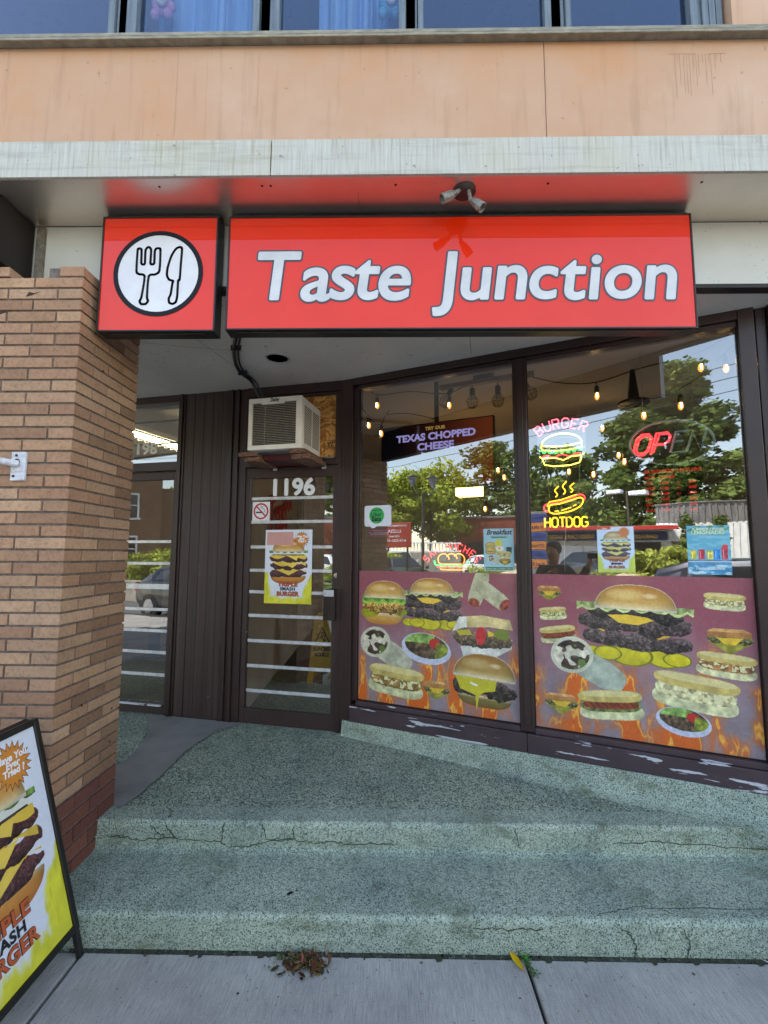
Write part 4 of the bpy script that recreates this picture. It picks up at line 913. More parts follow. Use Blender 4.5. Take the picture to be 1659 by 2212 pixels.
# white bracket on the pier
K = thing('wall_bracket', 'white painted cast bracket screwed to the brick pier', 'bracket', (-1.70, 2.03, 1.93))
m = mb(); m.box(-1.735, -1.669, 2.018, 2.029, 1.932, 2.064)
for zz in (2.045, 1.974, 1.955): m.box(-1.735, -1.668, 2.016, 2.018, zz-.001, zz+.001, 0)
m.build('plate', simple('white_cast_paint', (216, 218, 226), (186, 188, 196), 50, .5, bump=.5, spots=((120, 120, 128), 70, .64)), K, bevel=.003)
m = mb(); m.tube([(-1.702, 2.018, 2.008), (-1.735, 1.985, 2.012), (-1.752, 1.955, 2.014)], .017, 12, r2=.014); m.tube([(-1.752, 1.958, 2.014), (-1.756, 1.944, 2.014)], .020, 14); m.build('arm', MATS['white_cast_paint'], K, auto=True)
m = mb(); m.lathe((-1.708, 2.0175, 2.020), [(.012, 0), (.012, -.003), (.008, -.004)], 16, (0, 1, 0)); 
m.build('plug', BLACK, K)
for zz in (2.048, 1.952): m = mb(); m.lathe((-1.712 if zz > 2 else -1.720, 2.0175, zz), [(.006, 0), (.006, -.002)], 10, (0, 1, 0)); m.build('screw', BLACK, K)

# ------------------------------------------------------------------ A-frame board beside the pier
foot, top = Vector((-1.232, 1.965, 0)), Vector((-1.494, 1.965, .912)); eu = (top-foot).normalized(); L = (top-foot).length; nx_ = Vector((eu.z, 0, -eu.x)); WDT = .63
S_ = thing('sandwich_board', 'black framed pavement board with a triple smash burger poster', 'sandwich board', (-1.37, 1.65, 0))
def bar(m, s0, s1, y0, y1, t0=-.012, t1=.010, F0=foot, e=eu, nn=nx_):
    c = []
    for s in (s0, s1):
        for y in (y0, y1):
            for t_ in (t0, t1): c.append(F0+e*s+Vector((0, y, 0))+nn*t_)
    i = [m.pt(p) for p in c]
    for q in ((0,1,3,2),(4,6,7,5),(0,4,5,1),(2,3,7,6),(0,2,6,4),(1,5,7,3)): m.face([i[k] for k in q])
m = mb(); bar(m, .10, L, -.026, 0); bar(m, .10, L, -WDT, -WDT+.026); bar(m, .10, .126, -WDT+.027, -.027); bar(m, L-.026, L, -WDT+.027, -.027)
m.build('frame', BLACK, S_, bevel=.003)
for y in (0, -WDT+.024):
    m = mb(); bar(m, 0, .099, -.024+y, 0+y, -.012, .006); m.build('leg', BLACK, S_, bevel=.002)
m = mb(); bar(m, .127, L-.027, -WDT+.028, -.028, -.006, .0); org = foot+eu*.127+Vector((0, -WDT+.0275, 0))+nx_*.003
smash_poster(m, org, (0, 1, 0), eu, nx_, WDT-.055, L-.154, 470, 5)
m.build('poster', PRINTG, S_)
f2 = Vector((-1.82, 1.965, 0)); t2 = Vector((-1.525, 1.965, .905)); e2_ = (t2-f2).normalized(); n2 = Vector((e2_.z, 0, -e2_.x))
m = mb(); L2 = (t2-f2).length; bar(m, 0, L2, -.024, 0, F0=f2, e=e2_, nn=n2); bar(m, 0, L2, -WDT, -WDT+.024, F0=f2, e=e2_, nn=n2); bar(m, L2-.026, L2, -WDT+.025, -.025, F0=f2, e=e2_, nn=n2); bar(m, .1, L2-.027, -WDT+.025, -.025, -.004, .0, F0=f2, e=e2_, nn=n2)
m.build('back_panel', BLACK, S_, bevel=.002)

# ------------------------------------------------------------------ litter, leaf, weed
m = mb(); rr = random.Random(3)
cols = [(112, 80, 58), (92, 66, 48), (138, 108, 78), (66, 54, 42), (128, 116, 86), (150, 134, 100), (86, 74, 54), (98, 66, 52), (74, 78, 52)]
for k in range(190):
    a = rr.random()*2*pi; d = abs(rr.gauss(0, .55)); px_, py_ = -.338+cos(a)*d*.12, 1.93+sin(a)*d*.055; l = rr.uniform(.007, .022); w_ = l*rr.uniform(.3, .55); h = rr.uniform(.002, .03)*max(.2, 1-d); t_ = rr.random()*2*pi; tl = rr.uniform(-.6, .6)
    ux = Vector((cos(t_), sin(t_), tl)).normalized(); vx = Vector((-sin(t_), cos(t_), rr.uniform(-.5, .5))).normalized(); px_, py_ = px_, min(py_, 1.984-l*.7); c0 = Vector((px_, py_, h+.004)); cc = rr.choice(cols)
    cc = tuple(int(q*rr.uniform(.8, 1.15)) for q in cc); b = rr.uniform(.2, .6)*w_
    R_ = [c0-ux*l, c0-ux*l*.3+vx*w_, c0+ux*l*.5+vx*w_*.8, c0+ux*l, c0+ux*l*.5-vx*w_*.8, c0-ux*l*.3-vx*w_]
    R_ = [Vector((p.x, p.y, max(.002, p.z))) for p in R_]; mid0, mid1 = c0-ux*l*.3-Vector((0, 0, b*.0)), c0+ux*l*.5
    m.poly([R_[0], R_[1], R_[2], R_[3]], 0, cc); m.poly([R_[0], R_[3], R_[4], R_[5]], 0, tuple(int(q*.86) for q in cc))
for k in range(150):
    a = rr.random()*2*pi; d = abs(rr.gauss(0, .6)); p = Vector((-.34+cos(a)*d*.13, 1.93+sin(a)*d*.058, rr.uniform(.002, .022))); t_ = rr.random()*2*pi; l = rr.uniform(.01, .04)
    q = p+Vector((cos(t_)*l, sin(t_)*l*.7, rr.uniform(-.004, .012))); q.z = max(.002, q.z); mm = (p+q)/2+Vector((0, 0, rr.uniform(0, .01))); m.tube([p, mm, q], rr.uniform(.0005, .0012), 4, 0, rr.choice([(150, 138, 104), (92, 78, 52), (112, 104, 70)]))
for p, c, s in (((-.290, 1.898), (96, 60, 44), .026), ((-.31, 1.955), (94, 66, 52), .018), ((-.235, 1.93), (112, 84, 66), .016)):
    c0 = Vector((p[0], p[1], .02)); m.poly([c0+Vector((-s*.4, -s, -.012)), c0+Vector((s*.35, -s*.5, 0)), c0+Vector((s*.4, s*.5, .008)), c0+Vector((0, s*.9, .012)), c0+Vector((-s*.45, s*.3, .004))], 0, c)
DIRT = simple('joint_dirt', (44, 44, 36), (62, 64, 46), 40, .95)
md = mb(); rd = random.Random(21); x = -1.3
while x < 2.6:
    w_ = rd.uniform(.01, .05); d_ = rd.uniform(.002, .012)*(2.2 if rd.random() > .82 else 1); y_ = 1.9885
    md.poly([(x, y_, .0015), (x+w_, y_, .0015), (x+w_*.8, y_-d_*.8-.012, .0015), (x+w_*.3, y_-d_-.012, .0015)]); x += w_*rd.uniform(.7, 1.1)
tag(md.build('joint_dirt', DIRT, kind='stuff'), 'dark dirt and moss packed along the foot of the bottom step', 'dirt')
mg = mb(); rg = random.Random(44)
for k in range(260):
    zone = rg.random(); x = rg.uniform(-1.3, 2.3)
    if zone < .55: y, z_ = 1.975-abs(rg.gauss(0, .22)), .0015
    elif zone < .8: y, z_ = rg.uniform(2.03, 2.38), .1355
    else: y, z_ = 2.388-abs(rg.gauss(0, .012)), .1375
    if y < 1.35 or (x < -1.1 and y < 2): continue
    r = rg.uniform(.0012, .0038)*(2.4 if rg.random() > .96 else 1); n_ = 5; a0_ = rg.random()*6
    mg.poly([(x+r*rg.uniform(.6, 1.2)*cos(a0_+2*pi*j/n_), y+r*rg.uniform(.6, 1.2)*sin(a0_+2*pi*j/n_), z_+.001) for j in range(n_)], 0, rg.choice([(58, 54, 50), (40, 40, 42), (120, 104, 80), (92, 84, 72), (150, 146, 138)]))
tag(mg.build('grit', simple('grit_bits', (255, 255, 255), (220, 220, 220), 30, .9, attr=True), kind='stuff'), 'small bits of grit and old gum on the pavement and steps', 'grit')
LEAFP = m_leaf('litter_leaf', (255, 255, 255), (225, 225, 225), .1)
tag(m.build('leaf_litter', LEAFP, None, (-.338, 1.925, 0)), 'clump of dry brown leaves and twigs against the bottom step', 'leaf litter')
m = mb(); rr = random.Random(9)
for k in range(46):
    t_ = rr.random(); bx, by = .531+t_*.014+rr.gauss(0, .006), 1.985-t_*.09+rr.gauss(0, .008); a = rr.random()*2*pi; l = rr.uniform(.005, .012)
    c0 = Vector((bx+cos(a)*.012*rr.random()*2, by+sin(a)*.01, rr.uniform(.004, .02))); ux = Vector((cos(a), sin(a), rr.uniform(-.2, .5))).normalized(); vx = Vector((-sin(a), cos(a), 0))
    cc = tuple(int(q*rr.uniform(.75, 1.2)) for q in (92, 122, 70)); m.poly([c0-ux*l, c0+vx*l*.45, c0+ux*l, c0-vx*l*.45], 0, cc)
    if k % 3 == 0: m.tube([(bx, by, .0), tuple(c0)], .0008, 4, 0, (96, 110, 66))
tag(m.build('weed', LEAFP, None, (.54, 1.95, 0)), 'small green weed growing in the pavement joint', 'weed')
m = mb(); a, b = Vector((.484, 1.995, .012)), Vector((.517, 1.908, .006)); d = (b-a); s = Vector((d.y, -d.x, 0)).normalized()
pts = [(0, .0), (.15, .010), (.4, .0145), (.7, .011), (1, 0)]; up = [a+d*t_+s*w_+Vector((0, 0, .004)) for t_, w_ in pts]; dn = [a+d*t_-s*w_+Vector((0, 0, .002)) for t_, w_ in pts]; md = [a+d*t_ for t_, _ in pts]
for k in range(4): m.poly([md[k], md[k+1], up[k+1], up[k]], 0, (222, 186, 44)); m.poly([md[k], md[k+1], dn[k+1], dn[k]], 0, (206, 168, 34))
tag(m.build('fallen_leaf', LEAFP, None, (.5, 1.95, 0)), 'single yellow leaf lying beside the weed', 'leaf')
m = mb(); m.poly([(1.478, 2.0-.012, .003), (1.500, 1.975, .004), (1.505, 1.968, .003), (1.49, 1.972, .005)], 0, (226, 234, 232)); tag(m.build('paper_scrap', LEAFP, None, (1.49, 1.98, 0)), 'tiny white scrap on the pavement at the right edge', 'paper scrap')
m = mb(); m.poly([(-.447, 2.10, .137), (-.435, 2.098, .139), (-.421, 2.112, .138), (-.425, 2.122, .137), (-.44, 2.117, .138)], 0, (42, 42, 52)); m.poly([(-.412, 2.124, .137), (-.404, 2.122, .137), (-.402, 2.13, .137), (-.409, 2.132, .137)], 0, (54, 50, 60)); tag(m.build('gum_spot', LEAFP, None, (-.43, 2.11, .134)), 'small flattened dark scrap on the lower step', 'scrap')

# ------------------------------------------------------------------ things on and behind the glass
def U(*q): return tuple(FW @ Vector(q))
def D3(*q): return tuple(FD @ Vector(q))
RW, RD = -radians(23.7), -radians(12.2)
for side, u0, u1, art_f, lab in (('l', .105, 1.258, art_left, 'food mural film across the lower part of the narrower left window'), ('r', 1.349, 2.484, art_right, 'food mural film with a huge burger across the lower part of the right window')):
    A = art_f(); m = mb(FW); m.art(A, (u0, -.0375, .553), (1, 0, 0), (0, 0, 1)); o = m.build('window_film', PRINTG, None, U((u0+u1)/2, -.047, .553), RW); tag(o, lab, 'window film', 'printed food films on the shop windows')
def plate(m, T, u0, u1, z0, z1, wv, col, r=.012, mi=0, tail=False):
    pts = []
    for (cx_, cz_, a0) in ((u1-r, z1-r, 0), (u0+r, z1-r, 90), (u0+r, z0+r, 180), (u1-r, z0+r, 270)):
        for k in range(6): a = radians(a0+18*k); pts.append((cx_+r*cos(a), cz_+r*sin(a)))
        if tail and a0 == 180: pts += [(u0+.05, z0), (u0+.062, z0-.014), (u0+.085, z0-.012), (u0+.098, z0)]
    m.poly([(a, wv, b) for a, b in pts], mi, col)
VINYL = m_leaf('translucent_number_vinyl', (255, 255, 252), (250, 250, 246), .2)
# digits
m = mb(FD); m.stamp('1196', .186, (-.466, -.0335, 2.075), UX, UZ, (0, 1, 0), .0075, (236, 238, 242), 0, 0, 'CENTER', .345, 1.0); tag(m.build('house_number', PRINT, None, D3(-.466, -.0335, 2.068), RD), 'white vinyl street number 1196 on the door glass', 'house number', 'street numbers on the glass')
m = mb(FD); m.stamp('1198', .135, (-1.735, -.0335, 2.470), UX, UZ, (0, 1, 0), .005, (252, 252, 248), 0, 0, 'RIGHT', .275); tag(m.build('house_number', VINYL, None, D3(-1.85, -.0335, 2.468), RD), 'white vinyl street number 1198 cut off by the brick pier', 'house number', 'street numbers on the glass')
# no smoking sticker
m = mb(FD); u0, z0, S = -.809, 1.872, .153; m.poly([(u0, -.0375, z0), (u0+S, -.0375, z0), (u0+S, -.0375, z0+S), (u0, -.0375, z0+S)], 0, (238, 236, 240))
P = lambda q: (u0+S/2+q[0]*S, -.0365, z0+S/2+q[1]*S)
m.box(u0+S*.2, u0+S*.62, -.037, -.0367, z0+S*.40, z0+S*.475, 0, (30, 28, 30))
P0 = P; strokes(m, [(.02, .16), (-.03, .22), (.03, .28), (.09, .24), (.08, .17), (.16, .13), (.20, .06), (.22, -.05)], .022, P, 0, (40, 40, 44), False)
P = lambda q: (u0+S/2+q[0]*S, -.0355, z0+S/2+q[1]*S); disc(m, (0, 0), .43, P, 0, (186, 28, 40), 40, .345); strokes(m, [(-.27, .27), (.27, -.27)], .075, P, 0, (186, 28, 40), False)
tag(m.build('no_smoking_sticker', PRINT, None, D3(u0+S/2, -.037, z0), RD), 'square white no smoking sticker at the left edge of the door glass', 'sticker')
m = mb(FD); smash_poster(m, (-.680, -.0275, 1.219), (1, 0, 0), (0, 0, 1), (0, 1, 0), .398, .577, 560, 3)
tag(m.build('poster', PRINT, None, D3(-.48, -.0365, 1.219), RD), 'triple smash burger poster taped to the door glass', 'poster', 'posters on the glass')
# delivery stickers
m = mb(FW); plate(m, FW, .150, .371, 1.812, 1.969, -.0375, (226, 230, 242), .018, tail=True); P = lambda q: (.252+q[0], -.0365, 1.893+q[1]); disc(m, (0, 0), .064, P, 0, (214, 236, 222)); P = lambda q: (.252+q[0], -.0360, 1.893+q[1]); disc(m, (0, 0), .061, P, 0, (58, 176, 92))
m.text('Uber', .044, (.250, -.0352, 1.886), UX, UZ, (16, 44, 26), 0, .0006); m.text('Eats', .046, (.250, -.0352, 1.852), UX, UZ, (10, 30, 18), 0, .0018); m.text('ORDER WITH', .014, (.252, -.0352, 1.927), UX, UZ, (14, 50, 28), 0, .0004)
tag(m.build('delivery_sticker', PRINT, None, U(.25, -.0375, 1.81), RW), 'white speech bubble sticker with a green disc on the left window', 'sticker')
m = mb(FW); plate(m, FW, .169, .361, 1.731, 1.799, -.047, (206, 110, 136), .033); m.text("We're here on", .018, (.265, -.0460, 1.776), UX, UZ, (250, 226, 232), 0, .0004); m.text('DOORDASH', .026, (.285, -.0460, 1.750), UX, UZ, (252, 232, 236), 0, .0016, 0, 'CENTER', .118)
P = lambda q: (.202+q[0], -.0459, 1.757+q[1]); strokes(m, [(-.014, .006), (.008, .006), (.014, .0), (.008, -.006), (-.001, -.006)], .006, P, 0, (252, 232, 236), False)
tag(m.build('delivery_sticker', PRINT, None, U(.265, -.047, 1.73), RW), 'small pink oval delivery sticker below the speech bubble', 'sticker')
# paper posters inside the windows
def breakfast_art():
    A = Art(.196, .276, 700, (160, 204, 214), 31); W, H = A.W, A.H
    A.put((np.abs(A.X-W*.52) < W*.3) & (np.abs(A.Y-H*.80) < H*.028), (146, 190, 176)); A.put((A.Y < H*.085) & (A.Y > H*.02) & (np.abs(A.X-W/2) < W*.45), (62, 110, 84))
    for cx_, cy_, w_ in ((.22, .60, .36), (.24, .47, .38)): bun_x, bun_y = A.local(cx_*W, cy_*H, w_*W); bun(A, bun_x, bun_y, -.5, .5, -.02, .3, True, (206, 168, 84)); patty(A, bun_x, bun_y, -.5, .5, -.05, .14, (120, 130, 70)); bun(A, bun_x, bun_y, -.48, .48, -.3, -.1, False)
    A.put(A.poly(starburst(.5*W, .65*H, .1*W, .16*W, 16), A.X, A.Y), (214, 206, 80)); A.put(((A.X-.54*W)/.13/W)**2+((A.Y-.52*H)/.06/H)**2 < 1, (236, 232, 220)); A.put(((A.X-.52*W)/.05/W)**2+((A.Y-.53*H)/.022/H)**2 < 1, (220, 160, 60))
    A.put((np.abs(A.X-.84*W) < .09*W) & (np.abs(A.Y-.47*H) < .06*H), (44, 88, 84)); A.put(((A.X-.84*W)/.11/W)**2+((A.Y-.54*H)/.02/H)**2 < 1, (70, 60, 48))
    sub(A, .66*W, .38*H, .5*W, (150, 150, 90)); wrap_big(A, .32*W, .26*H, .42*W); sandwich(A, .70*W, .22*H, .4*W); return A
def poster2_art():
    A = art_smash(.197, .272, 640, 8); A.img = np.clip(A.img*.80+np.array([.10, .17, .22]), 0, 1); A.put((A.X < .38*A.W) & (A.Y > .945*A.H), (204, 100, 66)); A.put(A.poly(starburst(.74*A.W, .88*A.H, .12*A.W, .17*A.W, 16), A.X, A.Y), (206, 130, 84)); return A  # pale blue haze of the glass reflection mixed into the print colours
def lemonade_art():
    A = Art(.200, .272, 640, (96, 176, 206), 41); W, H = A.W, A.H; n = vnoise(A.X*4, A.Y*12, 6, 3, 3)
    A.put(np.clip((n-.45)*4, 0, 1)*.6, (150, 210, 222)); A.put(A.Y < .30*H, (70, 150, 196), A.X, A.Y, .25, 30); A.put((A.Y < .2*H)*np.clip((vnoise(A.X*3, A.Y*10, 9, 5, 3)-.5)*6, 0, 1), (190, 226, 238))
    A.put((A.Y > .88*H)*np.clip((vnoise(A.X, A.Y, 60, 8, 3)-.5)*6, 0, 1), (70, 130, 90))
    for cx_, c, h in ((.14, (206, 190, 70), .18), (.33, (196, 60, 80), .20), (.52, (214, 200, 90), .18), (.68, (50, 130, 206), .20), (.86, (200, 70, 90), .24)):
        A.put((np.abs(A.X/W-cx_) < .075-.1*(.5-A.Y/H)*.3) & (A.Y > .31*H) & (A.Y < (.31+h)*H), c, A.X, A.Y, .45, 60); A.put((np.abs(A.X/W-cx_+.03) < .012) & (A.Y > .33*H) & (A.Y < (.28+h)*H), tuple(min(255, k+70) for k in c))
    A.put(((A.X/W-.88)/.07)**2+((A.Y/H-.57)/.04)**2 < 1, (220, 70, 80)); A.put((A.Y > .255*H) & (A.Y < .27*H), (226, 206, 190)); return A
PG = 'posters on the glass'
m = mb(FW); m.art(breakfast_art(), (1.046, -.0385, 1.500), (1, 0, 0), (0, 0, 1))
m.text('Breakfast', .046, (1.146, -.0375, 1.738), UX, UZ, (66, 44, 62), 0, .0012, .3, 'CENTER', .168); m.text('Served Here!', .0175, (1.146, -.0375, 1.714), UX, UZ, (50, 74, 70), 0, .0004, 0, 'CENTER', .092); m.text('Home Fries + Coffee + Juice', .010, (1.144, -.0375, 1.511), UX, UZ, (190, 220, 190), 0, .0003, 0, 'CENTER', .165)
tag(m.build('poster', PRINTG, None, U(1.144, -.047, 1.5), RW), 'pale blue breakfast poster at the right end of the left window', 'poster', PG)
m = mb(FW); m.art(poster2_art(), (1.735, -.0385, 1.501), (1, 0, 0), (0, 0, 1))
for b_, zz, c in (('TRIPLE', 1.565, (160, 84, 62)), ('SMASH', 1.548, (48, 52, 60)), ('BURGER', 1.526, (160, 84, 62))): m.text(b_, .021 if c[0] > 100 else .016, (1.836, -.0375, zz), UX, UZ, c, 0, .0012, 0, 'CENTER', .09 if c[0] > 100 else .062)
m.text('Taste', .012, (1.775, -.0375, 1.760), UX, UZ, (250, 236, 226), 0, .0004, .2)
tag(m.build('poster', PRINTG, None, U(1.83, -.047, 1.5), RW), 'triple smash burger poster with painted reflection haze below the hanging hot dog neon', 'poster', PG)
m = mb(FW); m.art(lemonade_art(), (2.194, -.0385, 1.498), (1, 0, 0), (0, 0, 1))
for dx, c, k in ((.0012, (40, 80, 70), .009), (0, (206, 236, 206), .0095)):
    m.text('SUMMER DRINK', .021, (2.294+dx, -.0465+k, 1.742-dx), UX, UZ, c, 0, .0008+dx*.5, 0, 'CENTER', .15); m.text('LEMONADES', .027, (2.294+dx, -.0465+k, 1.721-dx), UX, UZ, c, 0, .0012+dx*.5, 0, 'CENTER', .155)
m.text('Taste Junction', .022, (2.294, -.0375, 1.526), UX, UZ, (206, 226, 236), 0, .0008, .2, 'CENTER', .135)
tag(m.build('poster', PRINTG, None, U(2.29, -.047, 1.5), RW), 'turquoise lemonade poster near the right end of the right window', 'poster', PG)
# neon lettering from single strokes (unit box, width then strokes)
SF = {'A': [[(0, 0), (.3, 1), (.6, 0)], [(.12, .38), (.48, .38)]], 'B': [[(0, 0), (0, 1), (.4, 1), (.5, .85), (.5, .65), (.38, .53), (0, .53)], [(.38, .53), (.55, .4), (.55, .12), (.4, 0), (0, 0)]],
 'C': [[(.55, .85), (.4, 1), (.15, 1), (0, .8), (0, .2), (.15, 0), (.4, 0), (.55, .15)]], 'D': [[(0, 0), (0, 1), (.35, 1), (.58, .75), (.58, .25), (.35, 0), (0, 0)]], 'E': [[(.5, 1), (0, 1), (0, 0), (.5, 0)], [(0, .52), (.4, .52)]],
 'G': [[(.55, .85), (.4, 1), (.15, 1), (0, .8), (0, .2), (.15, 0), (.4, 0), (.57, .2), (.57, .45), (.32, .45)]], 'H': [[(0, 0), (0, 1)], [(.55, 0), (.55, 1)], [(0, .5), (.55, .5)]], 'I': [[(.05, 0), (.05, 1)]],
 'N': [[(0, 0), (0, 1), (.55, 0), (.55, 1)]], 'O': [[(.15, 0), (.42, 0), (.57, .2), (.57, .8), (.42, 1), (.15, 1), (0, .8), (0, .2), (.15, 0)]], 'P': [[(0, 0), (0, 1), (.42, 1), (.56, .82), (.56, .62), (.42, .45), (0, .45)]],
 'R': [[(0, 0), (0, 1), (.4, 1), (.53, .85), (.53, .65), (.4, .5), (0, .5)], [(.28, .5), (.56, 0)]], 'S': [[(.52, .88), (.4, 1), (.15, 1), (.02, .85), (.02, .65), (.14, .53), (.42, .47), (.54, .33), (.54, .15), (.4, 0), (.14, 0), (0, .12)]],
 'T': [[(0, 1), (.58, 1)], [(.29, 1), (.29, 0)]], 'U': [[(0, 1), (0, .2), (.15, 0), (.42, 0), (.57, .2), (.57, 1)]], 'W': [[(0, 1), (.17, 0), (.35, .8), (.53, 0), (.7, 1)]]}
def neon_word(m, word, fn, size, r, gap=.2, mi=0):
    """fn(s, t) maps distance along the word and height to (u, z)"""
    ws = [.1 if c == 'I' else .7 if c == 'W' else .57 for c in word]; tot = sum(ws)+gap*(len(word)-1); x = -tot/2
    for c, w_ in zip(word, ws):
        for st in SF.get(c, []):
            pts = [fn((x+a)*size, b*size) for a, b in st]; m.tube([(p[0], NW_, p[1]) for p in pts], r, 6, mi)
        x += w_+gap
NW_ = -.085
def arc(cx_, cz_, R, slant=0): return lambda s, t_: (cx_+(R+t_)*sin(s/R)+slant*t_, cz_+(R+t_)*cos(s/R))
CLEAR = glass('acrylic_backing', .10, (228, 234, 238))
def oval(cx_, cz_, a, b, t0=0, t1=360, n=40, rot=0):
    o = []
    for k in range(n+1):
        t_ = radians(t0+(t1-t0)*k/n); x, z_ = a*cos(t_), b*sin(t_); o.append((cx_+x*cos(rot)-z_*sin(rot), NW_, cz_+x*sin(rot)+z_*cos(rot)))
    return o
NG = 'neon signs hanging in the windows'
N1 = thing('neon_sign', 'neon burger sign in yellow and green with pink BURGER lettering', 'neon sign', U(1.548, -.085, 2.17), RW, NG)
bx, bz = 1.548, 2.272
m = mb(FW); neon_word(m, 'BURGER', arc(bx, 2.18, .245), .062, .0042, .24); m.build('lettering', NEON['pink'], N1)
m = mb(FW); m.tube(oval(bx, 2.318, .122, .070, 0, 180, 24), .0042, 6); m.tube([(bx-.122, NW_, 2.318), (bx-.122, NW_, 2.30)]+[(bx-.118+.236*k/10, NW_, 2.288-.012*sin(pi*k/10)) for k in range(11)]+[(bx+.122, NW_, 2.30), (bx+.122, NW_, 2.318)], .0042, 6)
m.tube([(bx-.122+.244*k/10, NW_, 2.318-.014*sin(pi*k/10)) for k in range(11)], .0042, 6); m.build('top_bun_tube', NEON['yellow'], N1)
m = mb(FW); m.tube([(bx-.134+.268*k/44, NW_, 2.268+.009*sin(k*1.05)+.012*abs(k/22-1)**2) for k in range(45)], .0042, 6); m.build('lettuce_tube', NEON['green'], N1)
m = mb(FW); m.tube([(bx-.118+.24*k/20, NW_, 2.243+.008*sin(k*.8)) for k in range(21)], .0038, 6); m.build('patty_tube', NEON['red'], N1)
m = mb(FW); m.tube([(bx-.134, NW_, 2.245), (bx-.118, NW_, 2.232), (bx-.04, NW_, 2.232), (bx+.01, NW_, 2.212), (bx+.06, NW_, 2.234), (bx+.118, NW_, 2.235), (bx+.132, NW_, 2.248)], .0042, 6); m.tube([(bx-.118, NW_, 2.226), (bx-.105, NW_, 2.19), (bx-.05, NW_, 2.176), (bx+.05, NW_, 2.176), (bx+.105, NW_, 2.19), (bx+.118, NW_, 2.226)], .0042, 6); m.build('bottom_bun_tube', NEON['yellow'], N1)
m = mb(FW); m.tube([(bx-.11, NW_, 2.46), (bx-.19, NW_, 2.90)], .0009, 4); m.tube([(bx+.10, NW_, 2.46), (bx+.16, NW_, 2.90)], .0009, 4); m.build('hanging_wire', ALU, N1)
m = mb(FW); pts = [(bx-.14, 2.16), (bx+.14, 2.16), (bx+.15, 2.40), (bx+.16, 2.47), (bx+.08, 2.505), (bx-.08, 2.505), (bx-.16, 2.46), (bx-.15, 2.40)]; m.poly([(a, NW_-.008, b) for a, b in pts]); m.build('acrylic_plate', CLEAR, N1)
N2 = thing('neon_sign', 'amber neon hot dog sign with steam and HOT DOG lettering', 'neon sign', U(1.556, -.085, 1.78), RW, NG)
hx = 1.555
m = mb(FW)
for dx, zb_, h in ((-.052, 1.975, .07), (-.004, 1.99, .085), (.040, 2.0, .06)): m.tube([(hx+dx+.010*sin(k*.85)+.0012*k*(1 if dx > -.01 else 1), NW_, zb_+h*k/9) for k in range(10)], .0042, 6)
bp = [(-.095, 1.905), (-.082, 1.925), (-.03, 1.93), (.04, 1.95), (.09, 1.965), (.108, 1.955), (.108, 1.935), (.085, 1.905), (.03, 1.88), (-.04, 1.868), (-.08, 1.872), (-.095, 1.888), (-.095, 1.905)]
m.tube([(hx+a, NW_, b) for a, b in spline([(p[0], p[1], 0) for p in bp], 3) and [(q.x, q.y) for q in spline([(p[0], p[1], 0) for p in bp], 3)]], .0048, 6)
m.tube([(hx-.105, NW_, 1.915), (hx-.09, NW_, 1.945), (hx-.02, NW_, 1.955), (hx+.05, NW_, 1.978), (hx+.075, NW_, 1.985)], .0042, 6); m.tube([(hx-.06, NW_, 1.884), (hx-.035, NW_, 1.884)], .0038, 6); m.tube([(hx-.02, NW_, 1.886), (hx+.04, NW_, 1.905)], .0038, 6); m.tube([(hx+.05, NW_, 1.912), (hx+.07, NW_, 1.922)], .0038, 6)
m.build('bun_tube', NEON['amber'], N2)
m = mb(FW); sp_ = spline([(-.085, 1.878, 0), (-.112, 1.885, 0), (-.125, 1.905, 0), (-.112, 1.928, 0), (-.06, 1.935, 0), (.0, 1.948, 0), (.06, 1.972, 0), (.095, 1.985, 0), (.118, 1.972, 0), (.118, 1.95, 0)], 3); m.tube([(hx+q.x, NW_, q.y) for q in sp_], .0046, 6); m.build('sausage_tube', NEON['red'], N2)
m = mb(FW); neon_word(m, 'HOT', lambda s, t_: (hx-.060+s, 1.782+t_), .060, .0052, .17); neon_word(m, 'DOG', lambda s, t_: (hx+.070+s, 1.782+t_), .060, .0052, .17); m.build('lettering', NEON['amber'], N2)
for x_, z_ in ((hx-.10, 2.165), (hx+.095, 2.165)):
    m = mb(FW)
    for k in range(17): m.tube([(x_+(.012 if x_ < hx else -.006)*k/16, NW_+.002*(k % 2), z_-.2*k/17), (x_+(.012 if x_ < hx else -.006)*(k+.7)/16, NW_-.002*(k % 2), z_-.2*(k+.75)/17)], .0016, 4)
    m.build('hanging_chain', ALU, N2)
m = mb(FW); m.tube(spline([(hx+.005, NW_+.012, 1.86), (hx+.002, NW_+.014, 1.75), (hx-.010, NW_+.01, 1.62), (hx-.012, NW_+.01, 1.50)], 6), .0022, 5); m.tube([(hx+.005, NW_+.012, 1.86), (hx+.05, NW_+.012, 1.93)], .0015, 4); m.build('white_cord', WHITEP, N2)
N3 = thing('neon_sign', 'unlit oval neon sign with only the red O and P of OPEN glowing', 'neon sign', U(2.15, -.085, 2.13), RW, NG)
ox, oz = 2.150, 2.266
m = mb(FW); m.tube(oval(ox, oz, .213, .132, 0, 360, 48, -.03), .0080, 8); m.build('oval_tube', TUBEOFF, N3, smooth=True)
def slant(cx_, cz_, k=.28): return lambda s, t_: (cx_+s+t_*k, cz_+t_)
m = mb(FW)
neon_word(m, 'O', lambda s, t_: (ox-.162+s*1.12+t_*.28, oz-.062+t_), .125, .0062); neon_word(m, 'O', lambda s, t_: (ox-.156+s*.86+t_*.25, oz-.050+t_*.80), .125, .0048)
neon_word(m, 'P', lambda s, t_: (ox-.066+s*1.1+t_*.28, oz-.062+t_), .125, .0062); neon_word(m, 'P', lambda s, t_: (ox-.060+s*.85+t_*.28, oz-.050+t_*.84), .125, .0046); m.build('lit_letters', NEON['hot'], N3)
